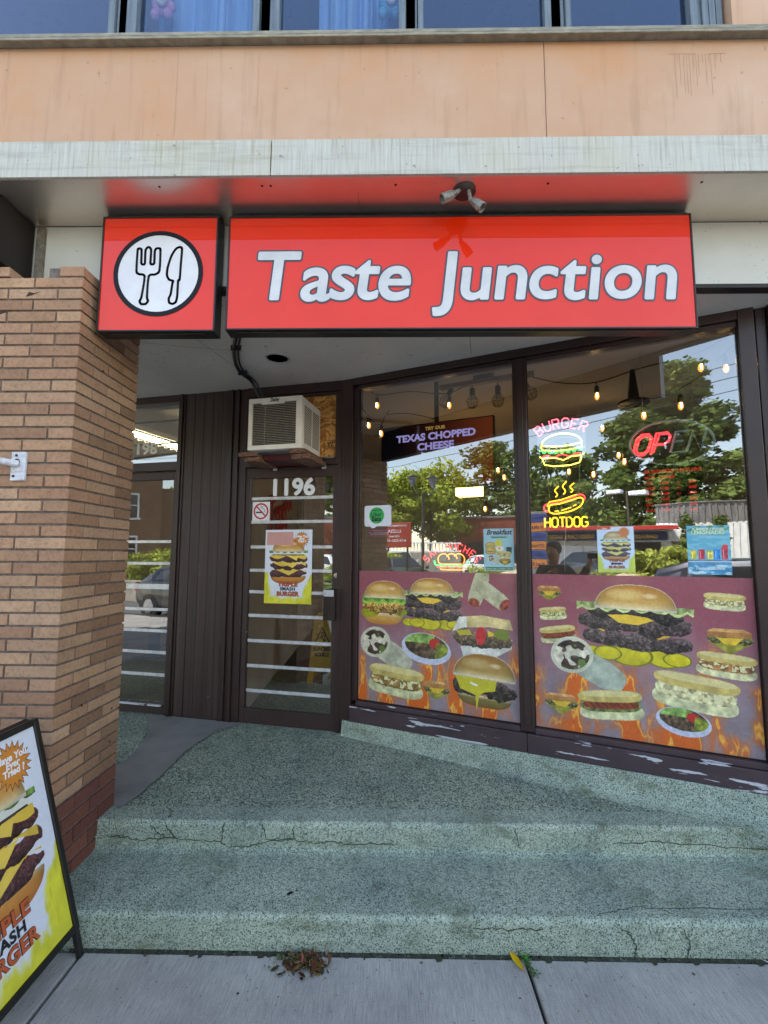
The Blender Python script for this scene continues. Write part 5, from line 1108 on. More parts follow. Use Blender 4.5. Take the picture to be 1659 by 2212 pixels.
m = mb(FW); neon_word(m, 'E', slant(ox+.030, oz-.060), .122, .0085); neon_word(m, 'N', slant(ox+.112, oz-.060), .122, .0085); m.build('unlit_letters', TUBEOFF, N3)
simple('bead_chain', (196, 196, 200), (150, 150, 156), 40, .3, .5)
for x_, zt_ in ((ox-.135, 2.85), (ox+.12, 2.87)):
    m = mb(FW)
    for k in range(20): z_ = oz+.10+(zt_-oz-.10)*k/20; m.tube([(x_+.002*(k % 2), NW_, z_), (x_-.002*(k % 2), NW_+.002, z_+(zt_-oz-.10)*.8/20)], .0018, 4)
    m.build('hanging_chain', MATS['bead_chain'], N3)
NW_ = -.075
N4 = thing('neon_sign', 'neon sandwich sign with red SANDWICHES lettering above the film', 'neon sign', U(.813, -.075, 1.495), RW, NG)
sx = .813
m = mb(FW); neon_word(m, 'SANDWICHES', arc(sx-.003, 1.435, .205), .047, .0030, .36); m.build('lettering', NEON['red'], N4)
m = mb(FW)
for x_, a0, a1 in ((sx-.058, 190, 0), (sx+.0, 150, 5), (sx+.052, 145, -40)): m.tube(oval(x_, 1.570, .040, .040, a0, a1, 14), .0040, 6)
m.tube([(sx-.10, NW_, 1.575), (sx-.094, NW_, 1.548), (sx-.078, NW_, 1.538), (sx+.075, NW_, 1.538)], .0042, 6); m.tube([(sx-.085, NW_, 1.506), (sx-.07, NW_, 1.499), (sx+.08, NW_, 1.499), (sx+.09, NW_, 1.506)], .0042, 6); m.build('bun_tube', NEON['orange'], N4)
m = mb(FW); m.tube([(sx-.125, NW_, 1.562), (sx-.122, NW_, 1.54)]+[(sx-.11+.22*k/20, NW_, 1.527+.004*sin(k*1.1)) for k in range(21)]+[(sx+.122, NW_, 1.54), (sx+.118, NW_, 1.562)], .0050, 6); m.build('lettuce_tube', NEON['green'], N4)
m = mb(FW); m.tube([(sx-.105+.21*k/20, NW_, 1.514+.0035*sin(k*1.1)) for k in range(21)], .0040, 6); m.build('tomato_tube', NEON['red'], N4)
# opening hours panel
SMOKE = glass('smoked_acrylic', .10, (120, 130, 140))
H1 = thing('hours_sign', 'smoked panel with red business hours below the OPEN sign', 'opening hours sign', U(2.145, -.075, 1.83), RW)
m = mb(FW); m.poly([(1.988, -.078, 1.832), (2.300, -.078, 1.832), (2.300, -.078, 2.150), (1.988, -.078, 2.150)]); m.build('smoked_panel', SMOKE, H1)
m = mb(FW); redt = emis('red_letter_glow', (206, 42, 46), .28)  # plain lettering, no lamp; a faint red glow is put into its material
m.text('BUSINESS HOURS', .030, (2.004, -.0765, 2.088), UX, UZ, None, 0, .0004, 0, 'LEFT', .285)
for k, (dname, hrs) in enumerate((('MON', 'CLOSED'), ('TUE', '11:00'), ('WED', '11:00'), ('THU', '11:00'), ('FRI', '11:00'), ('SAT', '11:00'), ('SUN', '11:00'))):
    zz = 2.055-k*.0325; m.text(dname, .023, (2.006, -.0765, zz), UX, UZ, None, 0, .0003, 0, 'LEFT'); m.text(hrs, .021, (2.080, -.0765, zz), UX, UZ, None, 0, .0008, .15, 'LEFT')
    if k: m.text('TO', .014, (2.165, -.0765, zz), UX, UZ, None, 0, .0002, 0, 'LEFT'); m.text('8:00', .021, (2.225, -.0765, zz), UX, UZ, None, 0, .0008, .15, 'LEFT')
m.build('lettering', redt, H1)
# string lights
SOCK = simple('lamp_socket', (24, 22, 22), (36, 33, 32), 30, .5)
SL = thing('string_lights', 'black string light cord with small filament bulbs inside the windows', 'string lights', U(.9, -.45, 2.8), RW)
cords = [[(-.20, 3.05), (-.12, 2.93), (-.024, 2.80), (.03, 2.735), (.095, 2.72), (.13, 2.78), (.17, 2.83)], [(-.08, 3.10), (.057, 2.985), (.35, 2.972), (.70, 2.905), (.92, 3.0)], [(.15, 2.80), (.35, 2.78), (.6, 2.70)],
         [(1.35, 2.93), (1.55, 2.855), (1.776, 2.825), (2.05, 2.88), (2.394, 2.93), (2.6, 3.05)], [(2.75, 3.1), (2.62, 2.98), (2.527, 2.90), (2.40, 2.78), (2.271, 2.70), (2.15, 2.66), (2.057, 2.655), (1.9, 2.6)]]
m = mb(FW)
for c in cords: m.tube([tuple(q) for q in spline([(a, -.45, b) for a, b in c], 6)], .0042, 6)
m.tube([tuple(q) for q in spline([(.2, -2.5, 2.75), (.6, -2.5, 2.72), (1.2, -2.5, 2.95), (1.86, -2.5, 3.12), (2.4, -2.5, 3.0)], 6)], .005, 5)
m.build('cord', SOCK, SL, smooth=True)
def bulb(u, wv, z_, s=1.0, par=SL):
    b = mb(FW); b.lathe((u, wv, z_), [(.004*s, .078*s), (.0145*s, .070*s), (.017*s, .040*s), (.016*s, .026*s), (.012*s, .024*s)], 10); b.tube([(u, wv, z_+.075*s), (u, wv, z_+.105*s)], .0035, 5)
    o = b.build('bulb', SOCK, par, auto=True)
    g = mb(FW); g.lathe((u, wv, z_), [(.011*s, .023*s), (.016*s, .006*s), (.0165*s, -.006*s), (.012*s, -.020*s), (.004*s, -.028*s)], 10); g.build('glass', BULBG, o, smooth=True)
    f = mb(FW); f.tube([(u, wv+.0172*s, z_+.016*s), (u, wv+.0178*s, z_), (u, wv+.0172*s, z_-.014*s)], .0050*s, 5); f.build('filament', BULB, o)
for u, z_ in ((.057, 2.889), (-.024, 2.722), (.095, 2.637), (.70, 2.803), (1.776, 2.723), (2.394, 2.824), (2.527, 2.796), (2.271, 2.585), (2.057, 2.546)): bulb(u, -.45, z_)
for u, z_ in ((1.858, 3.014), (2.008, 2.695), (.706, 2.628), (.776, 2.535), (.248, 2.342), (.542, 2.162), (2.06, 2.62), (1.50, 2.55), (1.75, 2.50)): bulb(u, -2.5, z_, 1.35)
# track light with cage lamps
TR = thing('track_light', 'wooden ceiling rail with four black wire cage lamps', 'ceiling light', U(.87, -1.0, 3.2), RW)
m = mb(FW); m.box(.45, 1.30, -1.03, -.97, 3.155, 3.195); m.build('rail', OAK, TR, bevel=.004)
m = mb(FW); m.box(.78, .95, -1.05, -.95, 3.197, 3.298); m.build('mounting_box', BLACK, TR)
for u, z_, tl in ((.52, 3.03, -.5), (.758, 3.008, 0), (.988, 2.992, .0), (1.25, 3.0, .45)):
    d = Vector((sin(tl), 0, -cos(tl))); p0 = Vector((u-d.x*.12, -1.0, z_+.15)); m = mb(FW); m.tube([tuple(p0), tuple(p0+d*.03)], .006, 6); m.lathe(tuple(p0+d*.03), [(.02, 0), (.024, .005), (.024, .065), (.018, .07)], 12, d)
    hd = m.build('spot_head', BLACK, TR, auto=True); m = mb(FW); c0 = p0+d*.10; ax = d.orthogonal().normalized(); ay = d.cross(ax)
    for k in range(8):
        a = 2*pi*k/8; q = ax*cos(a)+ay*sin(a); m.tube([tuple(c0+q*.024), tuple(c0+d*.05+q*.055), tuple(c0+d*.10+q*.042), tuple(c0+d*.115+q*.03)], .0022, 4)
    for h, r in ((.025, .041), (.05, .055), (.10, .042), (.115, .03)): m.tube([tuple(c0+d*h+(ax*cos(2*pi*k/12)+ay*sin(2*pi*k/12))*r) for k in range(13)], .0022, 4)
    m.build('cage', BLACK, hd); m = mb(FW); m.sphere(tuple(c0+d*.035), .026, 10, 8); m.build('opal_bulb', simple('opal_glass', (220, 216, 208), (200, 196, 188), 20, .4), hd, smooth=True)
# menu screen on a ceiling pole
MS = thing('menu_screen', 'dark menu screen reading TRY OUR TEXAS CHOPPED CHEESE on a ceiling pole', 'screen', U(.40, -1.0, 2.85), RW)
m = mb(FW); m.box(-.157, .95, -1.06, -1.0, 2.22, 2.853); m.build('screen_case', BLACK, MS, bevel=.004)
t = NT('menu_screen_picture'); v = t.coords(); gr = t.n('TexGradient'); mp_ = t.n('Mapping'); mp_.inputs['Location'].default_value = (.45, 0, 0); t.l(v, mp_.inputs[0]); t.l(mp_.outputs[0], gr.inputs[0])
cc_ = t.ramp(gr.outputs[0], [(.1, (12, 10, 14)), (.5, (60, 24, 18)), (.95, (120, 54, 26))]); ee = t.n('Emission'); t.l(cc_, ee.inputs[0]); ee.inputs[1].default_value = .16; t.l(ee.outputs[0], t.out.inputs[0])
m = mb(FW); m.box(-.145, .938, -.9995, -.9985, 2.232, 2.841); m.build('display', t.m, MS)
m = mb(FW); m.text('TRY OUR', .044, (.40, -.9975, 2.782), UX, UZ, None, 0, .002, 0, 'CENTER', .20); m.build('small_lettering', emis('menu_gold', (206, 170, 90), .16), MS)
m = mb(FW); m.text('TEXAS CHOPPED', .092, (.395, -.9975, 2.690), UX, UZ, None, 0, .004, 0, 'CENTER', .78); m.text('CHEESE', .092, (.40, -.9975, 2.595), UX, UZ, None, 0, .004, 0, 'CENTER', .36); m.build('large_lettering', emis('menu_lilac', (170, 160, 226), .24), MS)
m = mb(FW); m.tube([(.405, -1.03, 2.85), (.405, -1.03, 3.298)], .022, 12); m.lathe((.405, -1.03, 3.298), [(.07, 0), (.07, -.01), (.03, -.03)], 16); m.build('pole', BLACK, MS, auto=True)
LB = thing('box_lamp', 'glowing warm rectangular lamp hanging in the middle of the shop', 'ceiling light', U(.353, -2.5, 2.42), RW)
m = mb(FW); m.box(.20, .50, -2.6, -2.4, 2.33, 2.47); m.build('shade', emis('warm_lamp_shade', (255, 196, 116), 2.2), LB); m = mb(FW); m.tube([(.35, -2.5, 2.47), (.35, -2.5, 3.3)], .006, 5); m.build('rod', BLACK, LB)
# pendant lamp deeper in the room and wall logo
PL = thing('pendant_lamp', 'black dish lamp hanging deep inside behind the right window', 'ceiling light', U(2.05, -1.6, 2.9), RW)
m = mb(FW); m.lathe((2.10, -1.6, 2.98), [(.13, 0), (.13, .02), (.05, .05), (.02, .32)], 20); m.build('dish', BLACK, PL, auto=True)
WL = mb(); d = Vector((-.0451, .999, 0)); o = Vector((-1.19-.0451*.6+.02, 4.32, 1.72)); up = (UZ-d*.1).normalized(); rr_ = (d+UZ*.20).normalized()
redm = simple('dark_red_wall_letters', (206, 24, 34), (186, 20, 28), 9, .5)
WL.text('Taste', .62, o+Vector((.012, 0, 0)), rr_, UZ, None, 0, .02, .1, 'LEFT'); WL.text('Junction', .58, o+Vector((-.012, .55, -.48)), rr_, UZ, None, 0, .02, .1, 'LEFT')
tag(WL.build('wall_logo', redm, None, tuple(o)), 'dark red brush lettering on the inner wall seen through the door', 'wall lettering')
m = mb()
for k in (-1, 0, 1): m.tube([(-1.24, 6.3+k*.09, 2.85), (-1.24, 6.3+k*.09, 2.6)], .022, 6)
m.tube([(-1.24, 6.19, 2.62), (-1.24, 6.25, 2.54), (-1.24, 6.35, 2.54), (-1.24, 6.41, 2.62)], .028, 6); m.tube([(-1.24, 6.3, 2.54), (-1.24, 6.3, 2.0)], .03, 6); m.tube([(-1.24, 6.9, 2.85), (-1.24, 7.2, 2.7)], .05, 6)
tag(m.build('wall_fork', BLACK, None, (-1.24, 6.3, 2.0)), 'large black fork shape on the inner wall above the red lettering', 'wall decoration')
# wet floor sign
WF = thing('wet_floor_sign', 'yellow folding wet floor sign lettered in black behind the door glass', 'floor sign', (-.70, 4.75, .285))
m = mb(); P_ = lambda q, k=0: (-.70+q[0], 4.70-k+(1-q[1]/.72)*-.0+q[1]*.10, .285+q[1])
m.prism([P_((-.13, .16)), (P_((-.15, .0))), (P_((-.09, .0))), (P_((-.07, .14))), P_((.07, .14)), P_((.09, 0)), P_((.15, 0)), P_((.13, .16)), P_((.09, .66)), P_((.05, .72)), P_((-.05, .72)), P_((-.09, .66))], (0, .02, 0)); m.build('front_leaf', YPLAST, WF, bevel=.004)
m = mb(); Q_ = lambda q: (-.70+q[0], 4.94-q[1]*.18, .285+q[1]); m.prism([Q_((-.13, .16)), Q_((-.15, 0)), Q_((-.09, 0)), Q_((-.07, .14)), Q_((.07, .14)), Q_((.09, 0)), Q_((.15, 0)), Q_((.13, .16)), Q_((.09, .66)), Q_((-.09, .66))], (0, .02, 0)); m.build('back_leaf', YPLAST, WF, bevel=.004)
m = mb(); ev = Vector((0, .1, 1)).normalized(); Pn = lambda q: Vector(P_(q))+Vector((0, -.003, 0))
strokes(m, [(-.085, .40), (.085, .40), (0, .56)], .012, lambda q: Pn(q)); strokes(m, [(0, .52), (-.01, .47), (.03, .44), (.0, .42)], .012, lambda q: Pn(q), close=False); strokes(m, [(-.03, .47), (.03, .49)], .008, lambda q: Pn(q), close=False)
m.text('PLANCHER', .052, Pn((0, .34)), UX, ev, None, 0, .002, 0, 'CENTER', .18); m.text('MOUILLE', .052, Pn((0, .285)), UX, ev, None, 0, .002, 0, 'CENTER', .15); m.build('lettering', BLACK, WF)
# fluorescent lamp, cables next door
FL = thing('fluorescent_light', 'long suspended fluorescent batten glowing in the next shop', 'ceiling light', (-2.9, 5.6, 3.05))
m = mb(); a, b = Vector((-3.35, 4.55, 3.08)), Vector((-2.55, 7.1, 3.08)); d = (b-a).normalized(); n = Vector((d.y, -d.x, 0))
m.poly([a-n*.09, b-n*.09, b+n*.09, a+n*.09]); m.prism([a-n*.10+Vector((0, 0, .06)), a+n*.10+Vector((0, 0, .06)), a+n*.10, a-n*.10], b-a); m.build('housing', OFFW, FL)
m = mb(); m.tube([a+n*.04-Vector((0, 0, .03)), b+n*.04-Vector((0, 0, .03))], .02, 8); m.tube([a-n*.04-Vector((0, 0, .03)), b-n*.04-Vector((0, 0, .03))], .02, 8); m.build('tube', FLUO, FL)
m = mb()
for k in range(26): p = a+(b-a)*k/25; m.tube([p-n*.09+Vector((0, 0, .0)), p-n*.09-Vector((0, 0, .07)), p+n*.09-Vector((0, 0, .07)), p+n*.09], .003, 4)
m.build('wire_guard', OFFW, FL)
CBX = thing('cable_tangle', 'black cables hanging loosely over the floor of the next shop', 'cables', (-2.5, 5.9, .3)); m = mb(); r_ = random.Random(12)
for k in range(9):
    x = -2.95+r_.random()*.7; m.tube([tuple(q) for q in spline([(x, 6.2, 1.5), (x+r_.uniform(-.15, .15), 6.15, 1.1), (x+r_.uniform(-.2, .2), 6.1, .7), (x+r_.uniform(-.4, .4), 6.0, .33), (x+r_.uniform(-.6, .6), 5.8, .30)], 6)], .008, 5)
m.build('cable', SOCK, CBX, smooth=True); m = mb(); m.box(-3.15, -3.05, 6.0, 6.1, .29, 1.4); m.box(-3.0, -2.6, 6.2, 6.3, 1.35, 1.6); m.build('post', BLACK, CBX)
# plush toys behind the upper panes
def plush(lab, x, col, col2, z_):
    T = thing('plush_toy', lab, 'plush toy', (x, 2.10, z_)); m = mb()
    m.sphere((x, 2.10, z_+.12), .055, 14, 10, sc=(1, .7, 1.15)); m.sphere((x-.035, 2.095, z_+.055), .022, 10, 8, sc=(1, 1, 1.3)); m.sphere((x+.035, 2.095, z_+.06), .022, 10, 8, sc=(1, 1, 1.3)); m.sphere((x+.055, 2.095, z_+.10), .018, 10, 8, sc=(1, 1, 1.4)); m.sphere((x, 2.10, z_+.22), .05, 14, 10)
    m.build('body', simple('plush_'+lab[:4], col, tuple(int(c*.9) for c in col), 60, .95, bump=.8, bscale=200), T, smooth=True)
    m = mb(); m.sphere((x+.012, 2.066, z_+.105), .030, 12, 8, sc=(1, .5, 1.2)); m.build('belly', simple('plushb_'+lab[:4], col2, None, 60, .95), T, smooth=True)
plush('pink plush toy hanging against the second upper window', uwx(326), (250, 170, 214), (240, 224, 214), 4.345)
plush('light blue plush toy hanging against the third upper window', uwx(838), (120, 204, 244), (236, 226, 226), 4.335)

# ------------------------------------------------------------------ across the street (seen in the glass)
LEAF1 = m_leaf('maple_leaves', (176, 182, 84), (120, 140, 56)); LEAF2 = m_leaf('larch_leaves', (116, 130, 74), (74, 92, 48)); LEAF3 = m_leaf('golden_bush_leaves', (176, 180, 96), (132, 144, 62))
BARK = simple('bark', (84, 70, 56), (56, 46, 38), 6, .9, stretch=(4, 4, 1), bump=.8, bscale=20)
def tree(label, loc, h, r, seed, leaf, n=5200, ls=.20, trunk_h=.3, kind='round', group='trees across the street', cat='tree', nm='tree'):
    T = thing(nm, label, cat, loc, 0, group); rr = random.Random(seed); x0, y0, z0 = loc
    m = mb(); th = h*trunk_h; tips = []
    m.tube([(x0, y0, z0), (x0+rr.uniform(-.1, .1), y0, z0+th), (x0+rr.uniform(-.3, .3), y0+rr.uniform(-.3, .3), z0+h*.78)], h*.022, 7, r2=h*.006)
    for k in range(9):
        a = k*2.4+rr.random(); zz = th+(h*.5)*k/9; l = r*rr.uniform(.6, .9)*(1-.4*k/9)
        q = (x0+cos(a)*l, y0+sin(a)*l, z0+zz+l*rr.uniform(.25, .7)); m.tube([(x0, y0, z0+zz), ((x0+q[0])/2, (y0+q[1])/2, z0+zz+l*.2), q], h*.009, 5, r2=h*.002)
    m.build('trunk', BARK, T)
    blobs = []
    for k in range(38 if kind == 'round' else 90 if kind == 'larch' else 40):
        a = rr.random()*2*pi; t_ = rr.random()
        if kind == 'round': rad = r*sqrt(rr.random())*.85; zz = h*(trunk_h*.9+(1-trunk_h*.9)*(.12+.78*t_)); lim = r*sqrt(max(.05, 1-((zz/h-.62)/.45)**2)); rad = min(rad, lim*.85); br = r*rr.uniform(.16, .34)
        elif kind == 'larch': zz = h*(.16+.80*t_); lim = r*(1.05-.8*t_**1.6); rad = lim*rr.uniform(.2, 1.0); br = r*rr.uniform(.12, .24)
        elif kind == 'column': zz = h*(.05+.9*t_); rad = r*.35*rr.random(); br = r*(.9-.5*t_)
        else: zz = h*(.25+.6*rr.random()); rad = r*sqrt(rr.random())*.8; br = min(r, h)*rr.uniform(.2, .35)
        blobs.append((x0+cos(a)*rad, y0+sin(a)*rad, z0+zz, br, rr.uniform(.72, 1.2)))
    g = np.random.default_rng(seed); B_ = np.array(blobs); idx = g.integers(0, len(B_), n); d = g.normal(size=(n, 3)); d /= np.linalg.norm(d, axis=1)[:, None]; rad = B_[idx, 3]*g.uniform(.55, 1.08, n)
    C0 = B_[idx, :3]+d*rad[:, None]*np.array([1.15, 1.15, .72 if kind != 'column' else 1.0]); C0[:, 2] = np.maximum(C0[:, 2], z0+.03)
    a = g.normal(size=(n, 3)); a /= np.linalg.norm(a, axis=1)[:, None]; b = np.cross(a, d); b /= np.linalg.norm(b, axis=1)[:, None]+1e-9; s = ls*g.uniform(.5, 1.2, n)
    if kind == 'larch': a[:, 2] *= .35
    Q = np.stack([C0-a*s[:, None], C0+b*s[:, None]*.5, C0+a*s[:, None], C0-b*s[:, None]*.5], 1).reshape(-1, 3)
    m = MB(); m.v = list(map(tuple, Q)); m.f = [(4*k, 4*k+1, 4*k+2, 4*k+3) for k in range(n)]; m.mi = [0]*n
    tone = B_[idx, 4]*g.uniform(.7, 1.25, n); m.c = [(t_, t_, t_*.92) for t_ in tone]; m.hascol = True
    m.build('crown', leaf, T); return T
tree('tall feathery larch rising behind the metal clad building', (-9.7, -36.5, .1), 17.2, 6.6, 4, LEAF2, 26000, .36, .12, 'larch')
tree('rounded maple with yellow green leaves beyond the parked dark hatchback', (-24.0, -18.5, .1), 8.0, 3.6, 5, LEAF1, 7000, .22)
tree('broad maple behind the double headed street lamp', (-22.6, -21.8, .1), 8.6, 4.2, 6, LEAF1, 8000, .23)
tree('tall dark conifer behind the brick workshop', (-23.8, -31.5, .1), 13.0, 4.6, 7, LEAF2, 10000, .3, .2, 'larch')
tree('leafy tree between the brick workshop and the garage', (-17.2, -31.0, .1), 11.0, 4.4, 8, LEAF2, 9000, .28)
tree('pale leafy tree left of the red board', (-27.5, -14.0, .1), 6.2, 3.2, 9, LEAF1, 6000, .22)
tree('low tree filling the gap behind the garage canopy', (-13.6, -31.5, .1), 8.5, 3.8, 10, LEAF2, 8000, .26)
tree('slim cypress left of the panel building door', (-4.75, -22.4, .12), 3.7, .55, 11, LEAF2, 1600, .12, .05, 'column', 'cypresses by the panel building', 'cypress', 'cypress')
tree('slim cypress near the right corner of the panel building', (-3.4, -22.8, .12), 3.6, .5, 12, LEAF2, 1600, .12, .05, 'column', 'cypresses by the panel building', 'cypress', 'cypress')
tree('slim cypress beside the garage sign', (-11.9, -20.5, .12), 3.0, .45, 18, LEAF2, 1500, .12, .05, 'column', 'cypresses by the panel building', 'cypress', 'cypress')
BUS = 'shrubs on the far verge'
tree('large golden green bush in front of the panel building', (-3.05, -12.4, .12), 1.95, 1.15, 13, LEAF3, 5200, .10, .1, 'bush', BUS, 'bush', 'bush')
tree('low clipped bush right of the boulder', (-4.6, -12.2, .12), .95, .8, 14, LEAF1, 2400, .08, .1, 'bush', BUS, 'bush', 'bush')
tree('sprawling bush below the street lamp', (-9.6, -11.9, .12), 1.05, 1.3, 15, LEAF1, 3200, .09, .1, 'bush', BUS, 'bush', 'bush')
tree('bushy green shrub beside the far kerb at the left', (-17.5, -11.8, .12), 1.7, 1.9, 16, LEAF1, 4600, .11, .1, 'bush', BUS, 'bush', 'bush')
tree('tall shrub in front of the tan brick house', (-15.0, -6.4, -.14), 2.0, 1.4, 17, LEAF1, 4000, .1, .1, 'bush', BUS, 'bush', 'bush')
# panel building (grey top, white ribbed wall)
GRP = simple('grey_ribbed_cladding', (120, 116, 112), (96, 92, 90), 3, .6, stretch=(1, 1, .3)); WHP = simple('white_ribbed_cladding', (226, 224, 218), (206, 204, 198), 3, .6)
a0 = atan2(1.19, 4.713)
def wallframe(ax, ay, bx, by):
    u = Vector((bx-ax, by-ay, 0)); L = u.length; u.normalize(); M = Matrix.Identity(4); n_ = Vector((u.y, -u.x, 0))
    if n_.y < 0: n_ = -n_
    for i in range(3): M[i][0] = u[i]; M[i][1] = n_[i]; M[i][2] = (0, 0, 1)[i]
    M[0][3], M[1][3] = ax, ay; return M, L
PB = thing('panel_building', 'metal clad hall with a dark grey upper band and white ribbed wall', 'building', (-3, -29, .1))
Mw, L = wallframe(-7.95, -27.9, 6.0, -31.0)
m = mb(Mw); m.box(0, L, -12, 0, 3.72, 4.95); 
for k in range(int(L/.32)): m.box(k*.32+.05, k*.32+.16, .001, .05, 3.72, 4.95)
m.box(-.05, L, -.1, .12, 4.951, 5.02); m.build('upper_cladding', GRP, PB)
m = mb(Mw); m.box(.3, L, -12, -1.2, .1, 3.715); m.box(0, .8, -1.2, 0, .1, 3.715); m.box(3.6, L, -1.2, 0, .1, 3.715); m.box(.8, 3.6, -1.19, 0, 2.6, 3.715)
for k in range(int((L-3.6)/.35)): m.box(3.6+k*.35, 3.6+k*.35+.1, .001, .04, .1, 3.7)
for k in range(10): m.box(k*.35, k*.35+.1, .001, .04, 2.62, 3.7)
m.box(1.9, 2.2, -1.1, -.1, .1, 2.6); m.build('white_wall', WHP, PB)
m = mb(Mw); m.box(.95, 1.75, -1.19, -1.12, .4, 2.2); m.box(2.4, 3.5, -1.19, -1.12, .2, 2.4); m.build('dark_window', simple('dark_window_glass', (40, 48, 56), (30, 36, 44), 3, .1), PB)
RB = thing('far_hall', 'long low grey roof with small vents beyond the panel building', 'building', (-6, -58, 0)); m = mb(); m.box(-11.6, 14, -75, -57, 0, 8.2); m.prism([(-11.6, -57, 8.2), (14, -57, 8.2), (14, -66, 9.6), (-11.6, -66, 9.6)], (0, 0, .2)); m.build('hall_body', simple('pale_grey_roof', (176, 172, 166), (160, 156, 150), 2, .8), RB)
for x in (-10, -8.4, -6.6): m = mb(); m.box(x, x+.5, -57.5, -57, 8.25, 8.6); m.build('roof_vent', ALU, RB)
# garage with a flat canopy
GA = thing('garage', 'low garage with a flat red and white canopy over blue lettering boards', 'building', (-10, -26, .1))
Mg, L = wallframe(-13.9, -24.6, -7.1, -27.3)
m = mb(Mg); m.box(-1.2, L+.4, -1.0, 2.4, 3.30, 3.42); m.build('canopy_roof', WHITEP, GA); m = mb(Mg); m.box(-1.2, L+.4, 2.401, 2.44, 3.20, 3.41); m.build('red_fascia', simple('red_fascia_paint', (196, 50, 40), (180, 44, 36), 4, .5), GA)
m = mb(Mg); m.box(-.6, L, -.05, .0, 2.62, 3.19); m.build('sign_board', simple('blue_sign_board', (38, 52, 110), (30, 42, 94), 3, .5), GA)
m = mb(Mg); m.box(-.6, L, -5, -.06, .1, 3.28); m.build('garage_wall', simple('cream_render', (200, 196, 184), (180, 176, 164), 2, .8), GA)
for a, b in ((.6, 2.2), (2.35, 3.4)): m = mb(Mg); m.box(a, b, -.055, -.02, 1.0, 2.3); m.build('bright_window', WHITEP, GA)
m = mb(Mg); m.box(3.7, 6.9, -.055, -.02, .12, 2.5); m.build('garage_opening', BLACK, GA)
m = mb(Mg)
gv = Mg.to_3x3() @ Vector((1, 0, 0))
# lettering reads correctly for somebody standing in the street
o_ = Mg @ Vector((L/2-.2, .004, 2.76)); nrm = Mg.to_3x3() @ Vector((0, 1, 0)); tx = -gv
m.T = None; m.text('GARAGE  AUTO SALES  USED CARS SALES', .34, o_, tx, UZ, None, 0, .012, 0, 'CENTER', 6.6); m.build('yellow_lettering', simple('yellow_sign_letters', (226, 186, 70), (210, 170, 60), 5, .5), GA)
# brick workshop and tan brick house
RBK = thing('brick_workshop', 'low dark red brick workshop between the trees', 'building', (-18, -24, .1))
Mb_, L = wallframe(-20.2, -22.0, -15.2, -25.4); m = mb(Mb_); m.box(0, L, -6, 0, .1, 4.45); m.build('brick_wall', simple('dark_red_brick', (128, 62, 44), (104, 50, 38), 9, .85, stretch=(1, 1, 6)), RBK)
m = mb(Mb_); m.box(-.1, L+.1, -6, .08, 4.451, 4.6); m.build('parapet', GRP, RBK); m = mb(Mb_); m.box(1.0, 2.4, .001, .05, .2, 2.6); m.box(3.2, 4.6, .001, .05, 1.2, 2.4); m.build('dark_window', MATS['dark_window_glass'], RBK)
TB = thing('brick_house', 'tan brick house with white framed sash windows', 'building', (-22, -12, 0))
Mt, L = wallframe(-23.3, -7.5, -20.2, -12.6); m = mb(Mt); m.box(0, L*.75, -7, 0, -.1, 6.2); m.box(L*.75+.01, L, -6, -.4, -.1, 5.4); m.build('brick_wall', simple('tan_brick', (138, 108, 84), (116, 88, 68), 9, .85, stretch=(1, 1, 6)), TB)
m = mb(Mt); m.box(-.2, L*.77, -7, .15, 6.201, 6.4); m.build('roof', GRP, TB)
for u, z_ in ((1.0, 3.6), (2.8, 3.6), (1.0, 1.2), (2.8, 1.2)):
    m = mb(Mt)
    for q in ((u-.55, u-.45, z_, z_+1.4), (u+.45, u+.55, z_, z_+1.4), (u-.45, u+.45, z_+1.3, z_+1.4), (u-.45, u+.45, z_+.66, z_+.72), (u-.65, u+.65, z_-.12, z_-.01)): m.box(q[0], q[1], .001, .08, q[2], q[3])
    f_ = m.build('sash_window', WHITEP, TB); m = mb(Mt); m.box(u-.45, u+.45, .001, .03, z_+.0, z_+1.29); m.build('pane', MATS['dark_window_glass'], f_)
# lamps
def lamp2(label, x, y, z0, h):
    T = thing('street_lamp', label, 'street lamp', (x, y, z0), 0, None); m = mb(); m.tube([(x, y, z0), (x, y, z0+h-.5)], .065, 10, r2=.05); m.tube([(x, y, z0), (x, y, z0+.5)], .11, 10)
    for s in (-1, 1): m.tube([tuple(q) for q in spline([(x, y, z0+h-.55), (x+s*.11, y-s*.16, z0+h-.62), (x+s*.21, y-s*.31, z0+h-.45), (x+s*.23, y-s*.34, z0+h-.3)], 4)], .03, 6)
    m.build('post', BLACK, T)
    for s in (-1, 1):
        cx_, cy_ = x+s*.23, y-s*.34; m = mb(); m.lathe((cx_, cy_, z0+h-.3), [(.05, 0), (.08, .03), (.20, .36), (.22, .38), (.20, .40), (.06, .46)], 6); l_ = m.build('lantern', simple('lantern_glass', (150, 156, 160), (110, 116, 120), 4, .2), T)
        m = mb(); m.lathe((cx_, cy_, z0+h+.085), [(.24, 0), (.235, .02), (.05, .10)], 6); m.build('lantern_cap', BLACK, l_)
lamp2('black street lamp with two tapered lanterns on curved arms', -10.07, -7.68, -.14, 4.75)
T = thing('parking_lamp', 'tall thin pole with two flat box lamp heads over the car park', 'lamp post', (-5.36, -16.11, .12)); m = mb(); m.tube([(-5.36, -16.11, .12), (-5.36, -16.11, 4.5)], .05, 8); m.build('pole', simple('brown_pole', (86, 76, 68), (66, 58, 52), 4, .6), T)
for dx, dz in ((-.55, .0), (.45, -.14)): m = mb(); m.box(-5.36+dx-.34, -5.36+dx+.34, -16.3, -15.95, 4.42+dz, 4.60+dz); m.build('lamp_head', WHITEP, T, bevel=.02)
